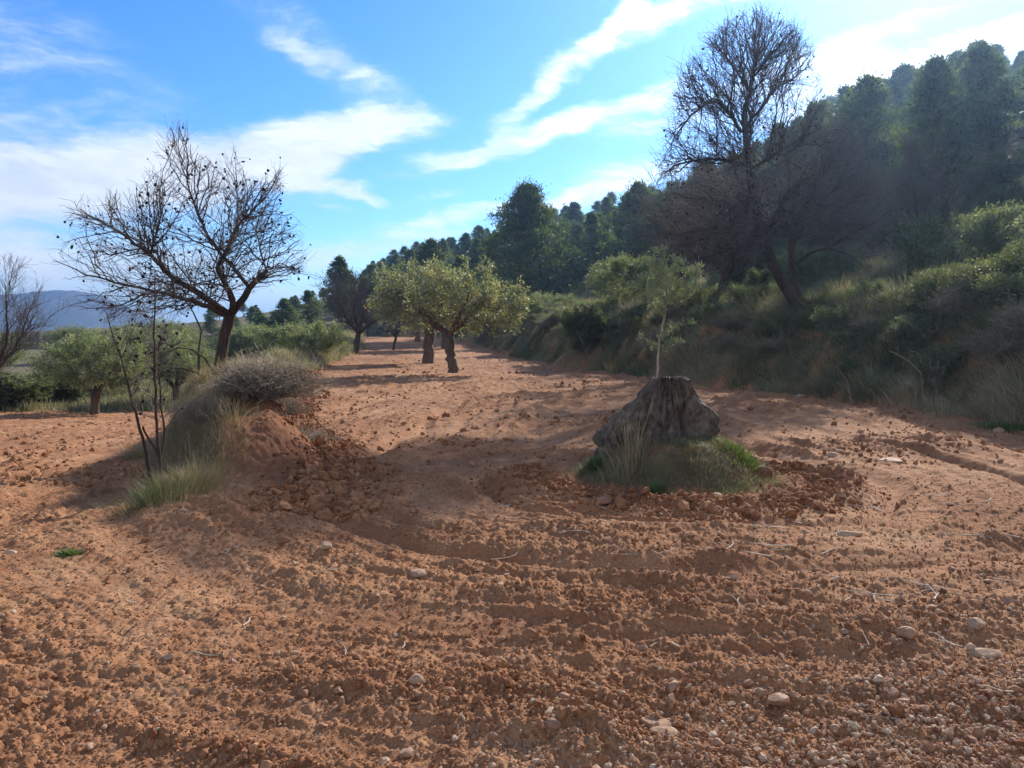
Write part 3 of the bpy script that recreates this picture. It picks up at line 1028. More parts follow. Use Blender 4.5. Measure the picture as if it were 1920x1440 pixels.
def put(px, Y):
    return base_at(px, Y)


BARE = generic_bare('almond_tree', 'dark leafless almond with dense brown twigs behind the tall one on the bank', 'tree', put(1345, 28) - [0, 0, .05], 5.6, 6.6, .2, [(160, .8, 2.0, 25, 60, .2, .35, .022, .12, 7), (1000, .35, .95, 28, 65, .15, .25, .010, .04, 5), (2500, .12, .42, 30, 75, .15, .15, .0055, .02, 4)])
BARE2 = generic_bare('almond_tree', 'bare thin limbed almond rising out of the grey olive at right on the upper terrace', 'tree', put(1690, 25), 4.8, 5.0, .11, [(90, .7, 1.7, 22, 50, .3, .35, .016, .09, 7), (700, .3, .8, 28, 60, .2, .25, .008, .03, 5), (2300, .10, .36, 30, 75, .15, .15, .0048, .02, 4)])
dup(BARE, put(668, 46), 1.1, .92, 'low bare brown almond at the left edge of the path beside the pale shrubs')
dup(BARE, put(1560, 33), 2.4, 1.1, 'bare almond half hidden behind the forked trunk on the upper terrace')
dup(BARE2, put(738, 50), .4, .8, 'small dark bare tree between the brown almond and the leafy almonds')
dup(BARE2, put(-25, 22), 2.0, 1.0, 'dark bare almond cut off by the left edge of the picture at the lower field')
dup(BARE, put(1270, 36), .9, .95, 'bare almond behind the young olive on the upper terrace')

# ------------------------------------------------------------------ leafy trees and bushes
def crown_points(ells, n, shell=.55):
    vol = np.array([a * b * c for _, (a, b, c) in ells]); p = vol / vol.sum()
    i = rng.choice(len(ells), n, p=p)
    C = np.array([e[0] for e in ells]); S = np.array([e[1] for e in ells])
    r = (shell + (1 - shell) * rng.uniform(0, 1, n)) * rng.uniform(.2, 1, n) ** .25
    return C[i] + rand_dirs(n) * r[:, None] * S[i]


def leafy_tree(name, label, cat, loc, trunk, rad, ells, n_leaf, L, W, mat, clump=.16, n_att=260, tip=.004, up=.4, bark=None, group=None, perclump=40, spread_tint=.5):
    """trunk: list of polylines, ells: crown ellipsoids; leaves sit in clumps round the twig ends"""
    t = thing(name, label, cat, loc, group=group)
    att = crown_points(ells, n_att)
    ext = max(s[2] for _, s in ells)
    chains, pos, r, tips, par = colonize([(np.array(p), q) for p, q in zip(trunk, rad)], att, ext * .14, ext * 1.5, ext * .2, 60, tip)
    obj('trunk', tube_mesh(name + ' trunk', chains, bark or M_OBARK), t)
    nc = max(1, n_leaf // perclump)
    ends = np.nonzero(r < tip * 2.4)[0]
    cpt = pos[rng.choice(ends, nc)] if len(ends) else crown_points(ells, nc)
    cpt = np.concatenate([cpt[:nc // 2], crown_points(ells, nc - nc // 2, .75)])
    c0 = np.average([e[0] for e in ells], axis=0)
    ax = unit(unit(cpt - c0) + np.array([0, 0, up]) + rng.normal(0, .35, cpt.shape))
    i = rng.integers(0, nc, n_leaf)
    tpar = rng.uniform(-.5, 1, n_leaf)
    pos_l = cpt[i] + ax[i] * (tpar * clump * 1.5)[:, None] + rng.normal(0, clump * .32, (n_leaf, 3))
    d = unit(ax[i] * .9 + rand_dirs(n_leaf))
    tint = np.clip(.5 + (rng.uniform(-1, 1, nc) * spread_tint * .6)[i] + rng.uniform(-1, 1, n_leaf) * spread_tint * .5, 0, 1)
    v, f, tt = leaves(pos_l, d, rng.uniform(.7, 1.3, n_leaf) * L, rng.uniform(.7, 1.3, n_leaf) * W, tint)
    obj('crown', mesh_np(name + ' leaves', v, f, mat, False, {'tint': tt}), t)
    return t


def std_trunk(h, lean=.0, fork=3, r=.22, reach=1.0, top=1.6):
    p0 = np.array([0, 0, -.1]); p1 = np.array([lean * .5, 0, h * .5]); p2 = np.array([lean, 0, h])
    T = [np.array([p0, p1, p2])]; R = [[r * 1.15, r * .92, r]]
    for k in range(fork):
        a = k * 2 * math.pi / fork + rng.uniform(-.4, .4)
        e = p2 + np.array([math.cos(a) * reach, math.sin(a) * reach, top * rng.uniform(.8, 1.1)])
        T.append(np.array([p2, p2 * .5 + e * .5 - np.array([0, 0, .1 * top]), e])); R.append([r * .55, r * .4, r * .15])
    return T, R


OG = 'leafy almond trees standing in the row along the path'
bO = G(852, 702); bO[2] = zat(bO[0], bO[1])
T, R = std_trunk(1.45, -.22, 6, .185, 1.3, 1.4)
leafy_tree('almond_tree', 'leafy almond with yellowing crown, nearest of the row in the middle of the path', 'tree', bO, T, R,
           [((.3, 0, 2.7), (1.7, 1.8, .9)), ((1.5, .2, 2.4), (1.2, 1.3, .75)), ((-.9, -.2, 2.6), (1.0, 1.2, .8)), ((1.0, 0, 3.2), (.9, 1.0, .7)), ((-.6, 0, 3.3), (.6, .8, .75)), ((.3, 0, 3.5), (.5, .6, .6)), ((2.1, 0, 2.7), (.6, .8, .65)), ((-.3, .3, 2.0), (1.0, 1.0, .5)), ((1.2, .3, 1.8), (1.0, 1.0, .4))], 15000, .115, .05, M_ALMOND, .26, 420, .008, .55)
bO = G(803, 682); bO[2] = zat(bO[0], bO[1])
T, R = std_trunk(1.8, .1, 6, .27, 1.6, 1.9)
OT = leafy_tree('almond_tree', 'leafy almond with the thickest straight trunk, second in the row along the path', 'tree', bO, T, R,
                [((-.2, 0, 3.3), (2.0, 2.0, 1.2)), ((-1.7, .2, 2.9), (1.3, 1.4, .95)), ((1.2, 0, 3.3), (1.4, 1.4, .9)), ((-.6, 0, 4.1), (1.3, 1.3, .8)), ((-1.9, 0, 3.8), (.8, .9, .8)), ((.6, 0, 4.2), (.7, .8, .7)), ((-.9, .3, 2.2), (1.3, 1.2, .5))], 19000, .135, .055, M_ALMOND, .30, 420, .010, .55)
dup(OT, put(835, 52), 2.2, .85, 'leafy almond with slanting trunk seen between the two nearer leafy almonds')
dup(OT, put(783, 62), 4.0, .8, 'small leafy almond farthest along the path with a thin reddish trunk')

# olives in the lower field
bL = put(178, 28)
T, R = std_trunk(.75, 0, 3, .17, .8, 1.0)
OLIVE = leafy_tree('olive_tree', 'round green olive tree with short forked trunk alone in the lower left field', 'tree', bL, T, R,
                   [((0, 0, 1.9), (1.9, 1.7, 1.0)), ((.9, 0, 1.8), (1.3, 1.3, .9)), ((-.9, 0, 1.9), (1.3, 1.3, .8)), ((0, 0, 2.5), (1.1, 1.0, .6))], 30000, .10, .026, M_OLIVE, .20, 320, .006)
dup(OLIVE, put(330, 33), 1.3, 1.0, 'olive tree behind the bare almond, its crown showing between the sapling and the dark trunk')
dup(OLIVE, put(255, 38), 3.3, 1.1, 'olive tree at the back of the lower field right of the short forked one')
dup(OLIVE, put(-60, 34), 4.0, 1.1, 'olive tree at the back of the lower field by the left picture edge')


def bush(name, label, loc, size, n, L, W, mat, clump=.18, cat='shrub', stems=8, bark=None, lobes=7, group=None):
    a, b, c = size
    ells = [((0, 0, c * .5), (a * .75, b * .75, c * .5))]
    for k in range(lobes):
        th = rng.uniform(0, 6.28); q = rng.uniform(.3, .75)
        ells.append(((math.cos(th) * a * q, math.sin(th) * b * q, c * rng.uniform(.35, .75)), (a * .42, b * .42, c * .32)))
    T = []; R = []
    for k in range(stems):
        th = k * 6.283 / stems + rng.uniform(-.3, .3)
        e = np.array([math.cos(th) * a * .5, math.sin(th) * b * .5, c * .6])
        T.append(np.array([[0, 0, -.06], e * .5 + np.array([0, 0, c * .06]), e])); R.append([.03, .022, .012])
    return leafy_tree(name, label, cat, loc, T, R, ells, n, L, W, mat, clump, 160, .005, .6, bark or M_GREYTWIG, group=group)


B1 = bush('olive_bush', 'rounded silver grey olive bush on the left edge of the path before the dark wood', put(575, 36) - [0, 0, .1], (2.2, 1.8, 1.75), 26000, .10, .026, M_OLIVE, .18)
dup(B1, put(500, 39), 1.4, .95, 'silver grey olive bush left of the rounded one at the edge of the path')
dup(B1, put(1016, 47) - np.array([0, 0, .1]), 2.2, .9, 'dark grey olive bush on top of the bank right of the leafy almonds')
B2 = bush('olive_tree', 'broad silvery olive on the upper terrace in front of the dark pines', put(1165, 38), (2.4, 2.0, 2.6), 30000, .11, .03, M_OLIVE, .2, cat='tree')
dup(B2, put(1775, 24), .7, .95, 'wide olive with lit silvery leaves on the upper terrace at right')
dup(B2, put(1540, 30), 3.0, .75, 'low olive behind the forked almond trunk on the terrace')
B3 = bush('green_shrub', 'upright green shrub growing on the face of the bank behind the leafy almonds', put(1098, 32.5), (1.15, .9, 1.9), 20000, .09, .034, M_SHRUB, .15)
dup(B3, put(930, 52), 1.0, .8, 'small green shrub low on the far bank')
dup(B3, put(40, 31), 2.1, (1.6, 1.6, .75), 'low dense green shrub at the far side of the lower field')
dup(B3, put(115, 33), .5, (1.5, 1.5, .7), 'low green shrub behind the short forked olive')
dup(B3, put(1420, 27), 4.5, .6, 'small green shrub between the two dark almond trunks')

# young olive behind the stump
YO = 13.0
bY = base_at(1236, YO)
limbsY = [([(1234, 800, 0), (1233, 700, 0), (1236, 640, 0), (1247, 590, 0), (1251, 540, 0), (1246, 500, 0), (1245, 468, 0)], [.030, .024, .021, .018, .013, .008, .003]),
          ([(1247, 590, 0), (1225, 560, .15), (1205, 545, .25), (1180, 535, .3)], [.010, .008, .006, .003]),
          ([(1250, 560, 0), (1275, 535, -.15), (1300, 515, -.2), (1312, 500, -.2)], [.010, .008, .006, .003]),
          ([(1250, 560, 0), (1270, 560, .3), (1295, 555, .45)], [.008, .006, .003]),
          ([(1250, 545, 0), (1232, 520, -.3), (1222, 495, -.4)], [.009, .007, .003]),
          ([(1236, 640, 0), (1262, 615, -.2), (1300, 605, -.3)], [.008, .006, .003]),
          ([(1234, 660, 0), (1218, 640, .1), (1203, 632, .1)], [.008, .006, .003]),
          ([(1234, 665, 0), (1255, 645, .1), (1270, 640, .15)], [.007, .005, .003]),
          ([(1249, 575, 0), (1262, 520, .2), (1270, 490, .3)], [.009, .007, .003])]
tY = thing('olive_sapling', 'slender young olive with sparse pale leaves standing right behind the stump', 'tree', bY)
chY, posY, rY = [], [], []
lines = [(px_line(p, YO, bY), r) for p, r in limbsY]
qa = poly_sample([(1180, 530), (1205, 520), (1215, 480), (1245, 462), (1262, 490), (1300, 495), (1320, 510), (1300, 560), (1255, 580), (1210, 580)], 110)
att = np.array([P(a, b, YO + rng.uniform(-.5, .5)) for a, b in qa]) - bY
chY, posY, rY, tipY, _ = colonize(lines, att, .08, .5, .14, 30, .003, wob=.006)
obj('trunk', tube_mesh('olive sapling stem', chY, M_GREYTWIG), tY)
cand = np.nonzero((rY < .0095) & (posY[:, 2] > .75))[0]
NL = 4300
i = rng.choice(cand, NL)
d = unit(rand_dirs(NL) + np.array([0, 0, .9]))
v, f, tt = leaves(posY[i] + rng.normal(0, .03, (NL, 3)), d, rng.uniform(.055, .095, NL), rng.uniform(.014, .024, NL), np.clip(rng.normal(.85, .2, NL), 0, 1))
obj('crown', mesh_np('olive sapling leaves', v, f, M_OLIVE, False, {'tint': tt}), tY)

# ------------------------------------------------------------------ pines
def pine(name, label, loc, h, wid, base_frac, nclump, perclump, needle, group=None, trunk_r=None):
    t = thing(name, label, 'tree', loc, group=group)
    tr = trunk_r or h * .018
    zz = np.linspace(-.2, h * .93, 9)
    cx = np.cumsum(rng.normal(0, h * .012, 9)); cy = np.cumsum(rng.normal(0, h * .012, 9)); cx -= cx[0]; cy -= cy[0]
    ch = [(np.stack([cx, cy, zz], 1), tr * (1.15 - .95 * np.linspace(0, 1, 9)))]
    cl, sz = [], []
    ph, ph2 = rng.uniform(0, 6, 2)
    for k in range(nclump):
        u = rng.uniform(0, 1) ** .85
        z = h * (base_frac + (1 - base_frac) * u)
        prof = math.sin(math.pi * min(1, (.20 + .80 * u)) ** .85) ** .8
        a = rng.uniform(0, 6.283)
        prof = max(prof, .12) * (1.0 - .25 * u) * (1 + .30 * (1 - u) * math.sin(2 * a + 5 * u + ph) * math.sin(9 * u + ph2))
        rr = wid / 2 * prof * rng.uniform(.35, 1.08)
        o = np.array([np.interp(z, zz, cx), np.interp(z, zz, cy), 0])
        c = o + np.array([math.cos(a) * rr, math.sin(a) * rr, z])
        st = o + np.array([0, 0, max(z - rr * .55, h * .15)])
        ch.append((np.array([st, st * .45 + c * .55 + [0, 0, -.04 * h], c]), np.array([tr * .36, tr * .24, tr * .07])))
        cl.append(c); sz.append(wid * rng.uniform(.05, .125) * (1.1 - .5 * u))
    obj('trunk', tube_mesh(name + ' trunk', ch, M_PBARK), t)
    cl = np.array(cl); sz = np.array(sz)
    n = nclump * perclump
    i = np.repeat(np.arange(nclump), perclump)
    dirs = rand_dirs(n); dirs[:, 2] = np.where(rng.uniform(size=n) < .65, np.abs(dirs[:, 2]), dirs[:, 2])
    pos = cl[i] + dirs * (sz[i] * rng.uniform(.15, 1.1, n) ** .6)[:, None] * np.array([1.1, 1.1, .72])
    pos = pos + rng.normal(0, 1, pos.shape) * (sz[i] * np.where(rng.uniform(size=n) < .3, .55, .08))[:, None]
    d = unit(dirs + rng.normal(0, .5, dirs.shape) + np.array([0, 0, .5]))
    tint = np.clip(.45 + .28 * rng.normal(size=nclump)[i] + .25 * rng.uniform(-1, 1, n), 0, 1)
    v, f, tt = leaves(pos, d, rng.uniform(.7, 1.3, n) * needle, rng.uniform(.7, 1.3, n) * needle * .30, tint)
    obj('crown', mesh_np(name + ' needles', v, f, M_PINE, False, {'tint': tt}), t)
    return t


bP = put(992, 72)
hP = top_h(352, 72, bP[2])
pine('pine_tree', 'biggest bushy pine standing out in front of the wooded slope in the centre', bP - [0, 0, .2], hP, hP * .95, .04, 260, 190, .30)
PV = []
FOREST = []
for k in range(6):
    h = 10.0
    PV.append(dict(h=h, w=[6.2, 5.2, 5.8, 4.6, 6.6, 5.0][k], b=[.22, .35, .12, .42, .18, .3][k]))
LBL = {
    'r': ('one of the tall close set pines covering the steep slope at upper right', 'pines on the steep slope at upper right'),
    'c': ('one of the rounded pines on the ridge behind the biggest bushy pine', 'pines on the ridge behind the big pine'),
    'l': ('one of the dark far pines on the low ridge left of the leafy almonds', 'pines on the low far ridge at left')}
protos = [None] * 6


def add_pine(x, y, h, rz, k, key=None, label=None, wid=1.0):
    g = PV[k]
    z = zat(x, y) - .15
    lab, grp = (label, None) if label else LBL[key]
    if protos[k] is None:
        protos[k] = pine('pine_tree', lab, (x, y, z), g['h'], g['w'], g['b'], 150, 76, .33, group=grp)
        r = protos[k]; r.rotation_euler = (0, 0, rz)
    else:
        r = dup(protos[k], (x, y, z), rz, 1.0, lab, grp)
        if not grp and 'group' in r: del r['group']
    s = h / g['h']
    r.scale = (s * wid, s * wid, s)
    return r


for k in range(10):
    b = put(rng.uniform(120, 480), rng.uniform(48, 78))
    dup(OLIVE, b, rng.uniform(0, 6), rng.uniform(1.0, 1.35), 'one of the far olives in the hollow beyond the lower field', 'far olives beyond the lower field')
for k in range(60):
    a_ = rng.uniform(.30, .72); Yq = rng.uniform(34, 75)
    if 960 + F_PX * a_ > 2000: continue
    dup(B3, on(a_ * Yq, Yq) - np.array([0, 0, .1]), rng.uniform(0, 6), (rng.uniform(.9, 1.6),) * 2 + (rng.uniform(.6, 1.2),), 'one of the dull green shrubs under the pines on the right slope', 'undergrowth shrubs on the right slope')
# single pines that stand out
for (px, Y, py, k, lab, wd) in [
    (1185, 72, 345, 0, 'broad rounded pine right of the biggest one, before the ridge', 1.15),
    (1112, 78, 400, 2, 'shorter rounded pine just right of the biggest bushy one', 1.0),
    (643, 84, 482, 1, 'loose topped pine at the left end of the path rising above its neighbours', .9),
    (585, 88, 545, 2, 'dark dense pine left of the loose topped one at the path end', 1.2),
    (535, 92, 560, 4, 'low dark pine near the left tip of the wood', 1.2),
    (494, 98, 585, 0, 'lowest pine at the left tip of the wood', 1.2),
    (690, 88, 520, 0, 'pine right of the loose topped one above the leafy almonds', 1.1),
    (742, 92, 500, 4, 'wide pine above the thick trunked leafy almond', 1.0),
    (815, 86, 450, 1, 'pointed pine left of the biggest bushy one', 1.15),
    (868, 80, 480, 2, 'low pine between the pointed one and the biggest bushy one', 1.1),
    (920, 76, 490, 4, 'low bright pine touching the left foot of the biggest bushy one', .9),
    (1255, 62, 372, 3, 'slim pine above the young olive sapling', 1.2),
]:
    b = put(px, Y)
    add_pine(b[0], b[1], max(3, top_h(py, Y, b[2])), rng.uniform(0, 6), k, None, lab, wd)

for k in range(22):
    Yq = rng.uniform(95, 150); pxq = rng.uniform(395, 640)
    b = put(pxq, Yq)
    add_pine(b[0], b[1], min(9, max(3, top_h(np.interp(pxq, [395, 480, 560, 640], [612, 597, 566, 545]) + rng.uniform(-5, 8), Yq, b[2]))), rng.uniform(0, 6), int(rng.integers(0, 6)), 'l', None, 1.3)
# slope pines
cand = rng.uniform([-75, 26], [150, 215], (40000, 2))
dr, yr = sdist(RF, cand[:, 0], cand[:, 1])
ang = cand[:, 0] / cand[:, 1]
ok = (dr > 19) & (dr < 78) & (ang < .80) & (ang > -.42) & ~((ang > .25) & (np.hypot(cand[:, 0], cand[:, 1]) < 44))
cand = cand[ok]; dr = dr[ok]
order = np.argsort(np.hypot(cand[:, 0], cand[:, 1]) + rng.uniform(0, 6, len(cand)))
chosen = []
for i in order:
    p = cand[i]
    md = 4.3 + .016 * np.hypot(*p)
    if chosen and np.min(np.hypot(*(np.array(chosen) - p).T)) < md: continue
    chosen.append(p)
    if len(chosen) >= 420: break
chosen = np.array(chosen)
SIL = [(300, 640), (480, 592), (560, 550), (640, 532), (720, 482), (800, 452), (900, 427), (950, 405), (1050, 388), (1150, 362), (1250, 347), (1400, 272), (1500, 212), (1560, 178), (1650, 142), (1760, 96), (1830, 92), (1920, 108), (2300, 60)]
rows = []
for p in chosen:
    a = p[0] / p[1]
    px = 960 + F_PX * a
    g = zat(*p) - .15
    sil = np.interp(px, [q[0] for q in SIL], [q[1] for q in SIL]) + rng.uniform(-6, 10)
    hmax = P(960, sil, p[1])[2] - g
    h = rng.uniform(7.5, 10.5) if a > .27 else rng.uniform(6.0, 8.8)
    if hmax < 4.0: continue
    rows.append([p, a, px, min(h, hmax), hmax])
# ridge trees reach the skyline of the slope
for x0 in range(440, 2000, 22):
    c = [r for r in rows if x0 <= r[2] < x0 + 22]
    if c:
        r = min(c, key=lambda q: q[4] - q[3])
        if r[4] - r[3] < 5.5: r[3] = r[4]
rows = rows[:258]
print('pines', len(rows))
for p, a, px, h, hm in rows:
    key = 'r' if a > .27 else ('c' if a > -.12 else 'l')
    add_pine(p[0], p[1], h, rng.uniform(0, 6.283), int(rng.integers(0, 6)), key, None, rng.uniform(.85, 1.15) * (1.25 if h < 6.5 else 1))


# ------------------------------------------------------------------ tree stump
def build_stump():
    base = np.array([STUMP[0], STUMP[1], zat(*STUMP)])
    t = thing('tree_stump', 'weathered grey tree stump with flared roots and flat cut top on a weedy mound', 'stump', base)
    nth, nz = 220, 90
    th = np.linspace(0, 2 * math.pi, nth, endpoint=False)      # 0 = +x (right), pi/2 = away
    s = np.linspace(0, 1, nz)
    TH, S = np.meshgrid(th, s, indexing='ij')
    zt = P(1255, 709, STUMP[1])[2] - base[2]
    zlow = -.30
    z = zlow + (zt - zlow) * S
    rtop = .195 + .022 * np.cos(2 * TH) - .02 * np.sin(3 * TH)

    def lobe(c, wdt):
        dd = (TH - c + math.pi) % (2 * math.pi) - math.pi
        return np.exp(-(dd / wdt) ** 2)
    up = np.clip(z / zt, 0, 1)
    flare = (1 - up) ** 1.25
    sharp = (1 - np.clip(up * 1.05, 0, 1)) ** 2.6
    r = rtop + .10 * flare
    r = r + lobe(math.pi * 1.02, .62) * .46 * (1 - up) ** 1.02          # long left shoulder
    r = r + lobe(math.pi * 1.42, .36) * .26 * flare
    r = r + lobe(math.pi * 1.97, .34) * (.20 * np.clip(1 - np.maximum(up - .45, 0) * 3.6, 0, 1) * (1 - .45 * up) )   # right root, stepped
    r = r + lobe(math.pi * .45, .6) * .22 * flare
    r = r - lobe(math.pi * 1.70, .17) * (.12 + .20 * flare) * (1 - .25 * up)   # dark cleft in front
    r = r - lobe(math.pi * 1.2, .08) * .10 * flare - lobe(math.pi * 1.34, .05) * .05
    rid = np.abs(perlin(TH * 7.3 + .5 * perlin(z * 3, TH * 2, 61), z * 1.3, 62)) * .075 + np.abs(perlin(TH * 17, z * 3.5, 63)) * .04 + perlin(TH * 34, z * 14, 64) * .014 + np.abs(perlin(TH * 9, z * 8, 65)) * .05
    r = r + rid * (1 - .5 * up ** 4) - .03 + perlin(TH * 2.6, z * 4.5, 68) * .085 * (1 - up ** 3) + np.abs(perlin(TH * 5.2, z * 6.5, 69)) * .06 * (1 - up ** 3)
    r = r - .05 * np.clip(1 - np.abs(perlin(TH * 4.1 + .8 * perlin(z * 2.2, TH, 70), z * .6, 77)) * 9, 0, 1)
    x = np.cos(TH) * r + .015 * up; y = np.sin(TH) * r
    tilt = -.012 * np.sin(TH * 1.0) * S ** 8 + .035 * perlin(TH * 3, S * 0, 66) * S ** 8 + .03 * perlin(TH * 9, S * 0, 78) * S ** 10
    zz = z + tilt
    # right part of the cut stands a little lower
    zz = zz - .03 * lobe(math.pi * 1.9, .35) * S ** 6
    V = np.stack([x, y, zz], -1)
    i = np.arange(nth)[:, None]; j = np.arange(nz - 1)[None]; i2 = (i + 1) % nth
    Fq = np.stack([i * nz + j, i2 * nz + j, i2 * nz + j + 1, i * nz + j + 1], -1).reshape(-1, 4)
    obj('bark', mesh_np('stump bark', V, Fq, M_WEATHERED, True), t)
    ring = V[:, -1, :]; c = ring.mean(0)
    nr = 14
    rows = [c + (ring - c) * q for q in np.linspace(1.0, .06, nr)]
    W = np.array(rows)
    W[..., 2] += .006 * perlin(W[..., 0] * 40, W[..., 1] * 40, 67)
    W[0, :, 2] = ring[:, 2]
    k = np.arange(nr - 1)[:, None]; j = np.arange(nth)[None]; j2 = (j + 1) % nth
    Fc = np.stack([k * nth + j, k * nth + j2, (k + 1) * nth + j2, (k + 1) * nth + j], -1).reshape(-1, 4)
    Wf = np.concatenate([W.reshape(-1, 3), [c]])
    Ft = np.stack([(nr - 1) * nth + np.arange(nth), (nr - 1) * nth + (np.arange(nth) + 1) % nth, np.full(nth, nr * nth)], -1)
    obj('cut_face', mesh_np('stump cut', Wf, [Fc, Ft], M_PALEWOOD, True), t)


build_stump()


# ------------------------------------------------------------------ grasses
def in_view(x, y, m=.74):
    return (np.abs(x) < y * m + 1.5)


def scatter(n, x0, x1, y0, y1):
    return rng.uniform(x0, x1, n), rng.uniform(y0, y1, n)


def grass_obj(name, label, x, y, h, wd, tint, mat, leanout=None, lean_amt=.5, bend=.8, clumpr=0.0, per=1, zoff=-.02):
    if per > 1:
        n = len(x)
        idx = np.repeat(np.arange(n), per)
        off = rng.normal(0, 1, (n * per, 2)) * (clumpr[idx][:, None] if np.ndim(clumpr) else clumpr)
        X = x[idx] + off[:, 0]; Y = y[idx] + off[:, 1]
        lean = off / (np.maximum(np.linalg.norm(off, axis=1, keepdims=True), 1e-6)) * rng.uniform(0, 1, (n * per, 1)) * lean_amt + rng.normal(0, .18, off.shape)
        hh = h[idx] * rng.uniform(.55, 1.15, n * per); ww = wd[idx]; tt = np.clip(tint[idx] + rng.uniform(-.18, .18, n * per), 0, 1)
    else:
        X, Y, hh, ww, tt = x, y, h, wd, tint
        lean = rng.normal(0, lean_amt, (len(X), 2))
    if leanout is not None:
        lean = lean + leanout(X, Y)
    Z = HM(X, Y) + zoff
    v, fq, ft, t_ = blades(np.stack([X, Y, Z], 1), hh, ww, lean, rng.uniform(.2, 1.2, len(X)) * bend, tt)
    o = obj(name, mesh_np(name, v, [fq, ft], mat, False, {'tint': t_}))
    tag(o, label, 'grass', kind='stuff')
    return o


def bank_lean(x, y):
    e = .15
    gx = (H(x + e, y) - H(x - e, y)) / (2 * e); gy = (H(x, y + e) - H(x, y - e)) / (2 * e)
    g = np.stack([-gx, -gy], 1)
    return np.clip(g, -1.5, 1.5) * .55


def bank_grass():
    # positions by walking along the foot line
    n = 60000
    y = 9 + (rng.uniform(0, 1, n) ** 1.6) * 66
    fx = np.interp(y, RF[:, 1], RF[:, 0])
    x = fx + rng.uniform(-.15, 13, n) ** 1.0
    dr, _ = sdist(RF, x, y)
    keep = in_view(x, y) & (dr > .05) & (dr < 11)
    dens_ = np.where(dr < 3, 1, .45) * (.55 + .45 * sst(-.25, .15, perlin(x * .8, y * .8, 71)))
    bare = sst(.15, .35, perlin(x * .42, y * .42, 72)) * sst(.5, .8, dr) * (1 - sst(1.5, 2.0, dr))
    keep &= rng.uniform(size=n) < dens_ * (1 - .75 * bare)
    x, y, dr = x[keep], y[keep], dr[keep]
    m = min(len(x), 15000)
    x, y, dr = x[:m], y[:m], dr[:m]
    tone = perlin(x * .35, y * .35, 73)
    tint = np.clip(.52 + tone * 1.1 + .5 * perlin(x * 1.1, y * 1.1, 74) + rng.normal(0, .14, m) - .10 * sst(1.5, 3, dr), 0, 1)
    h = rng.uniform(.12, .46, m) * (1 + .35 * sst(1.5, 2.5, dr)) * (.7 + 1.0 * sst(-.1, .4, perlin(x * .9, y * .9, 76)))
    grass_obj('bank_grass', 'grey green and straw coloured grass covering the right bank', x, y, h, rng.uniform(.009, .018, m), tint, M_GRASS, bank_lean, .75, 1.1, rng.uniform(.05, .16, m), 34)


bank_grass()


def berm_grass():
    n = 16000
    y = 6.4 + rng.uniform(0, 1, n) ** 1.3 * 38
    lx = np.interp(y, LB[:, 1], LB[:, 0])
    x = lx + rng.uniform(-2.0, .8, n)
    dl, _ = sdist(LB, x, y); dl = -dl
    bare = (dl < .12) & (y < 9.6)
    keep = (dl > -.55) & (dl < 1.5) & ~bare & in_view(x, y)
    keep &= (y > 12) | (dl > -.25)
    keep &= (y > 12) | (dl < np.interp(y, [6.4, 7.5, 8.5, 12], [.25, .6, .95, 1.0]))
    keep &= rng.uniform(size=n) < np.interp(y, [6.4, 7.6, 8.5, 14], [.15, .7, 1, 1])
    x, y, dl = x[keep][:3600], y[keep][:3600], dl[keep][:3600]
    m = len(x)
    tint = np.clip(.40 + .5 * perlin(x * .7, y * .7, 75) + rng.normal(0, .15, m) + .45 * sst(11, 15, y), 0, 1)
    grass_obj('berm_grass', 'pale dry grass along the berm on the left of the path', x, y, rng.uniform(.10, .34, m) * (.7 + .6 * sst(-.2, .4, perlin(x * 1.5, y * 1.5, 79))), rng.uniform(.003, .006, m), tint, M_DRY, None, 1.2, 1.2, rng.uniform(.04, .18, m), 44)
    # right-hand continuation: tufted verge far along the path
    n = 3000
    y = rng.uniform(26, 72, n); lx = np.interp(y, LB[:, 1], LB[:, 0])
    x = lx + rng.uniform(-2.5, 1.1, n)
    grass_obj('verge_grass', 'straw coloured grass verge far along the left side of the path', x, y, rng.uniform(.25, .6, n), rng.uniform(.018, .03, n), np.clip(rng.normal(.6, .25, n), 0, 1), M_GRASS, None, .6, .8, .2, 22)


berm_grass()


def field_grass():
    n = 3200
    x, y = scatter(n, -42, -9, 29.5, 48)
    dl, _ = sdist(LB, x, y)
    k = (-dl > 1.0) & in_view(x, y)
    x, y = x[k], y[k]; m = len(x)
    grass_obj('field_edge_grass', 'mixed green and dry grass at the far edge of the lower field', x, y, rng.uniform(.2, .55, m), rng.uniform(.02, .035, m), np.clip(rng.normal(.38, .25, m), 0, 1), M_GRASS, None, .6, .8, .25, 22)
    n = 5000
    x, y = scatter(n, -5, 60, 26, 80)
    dr, _ = sdist(RF, x, y)
    k = (dr > 9) & (dr < 24) & in_view(x, y)
    x, y = x[k], y[k]; m = len(x)
    grass_obj('terrace_grass', 'dull green undergrowth on the terraces below the pines', x, y, rng.uniform(.3, .9, m), rng.uniform(.03, .06, m), np.clip(rng.normal(.3, .22, m), 0, 1), M_GRASS, None, .7, .9, .3, 22)


field_grass()


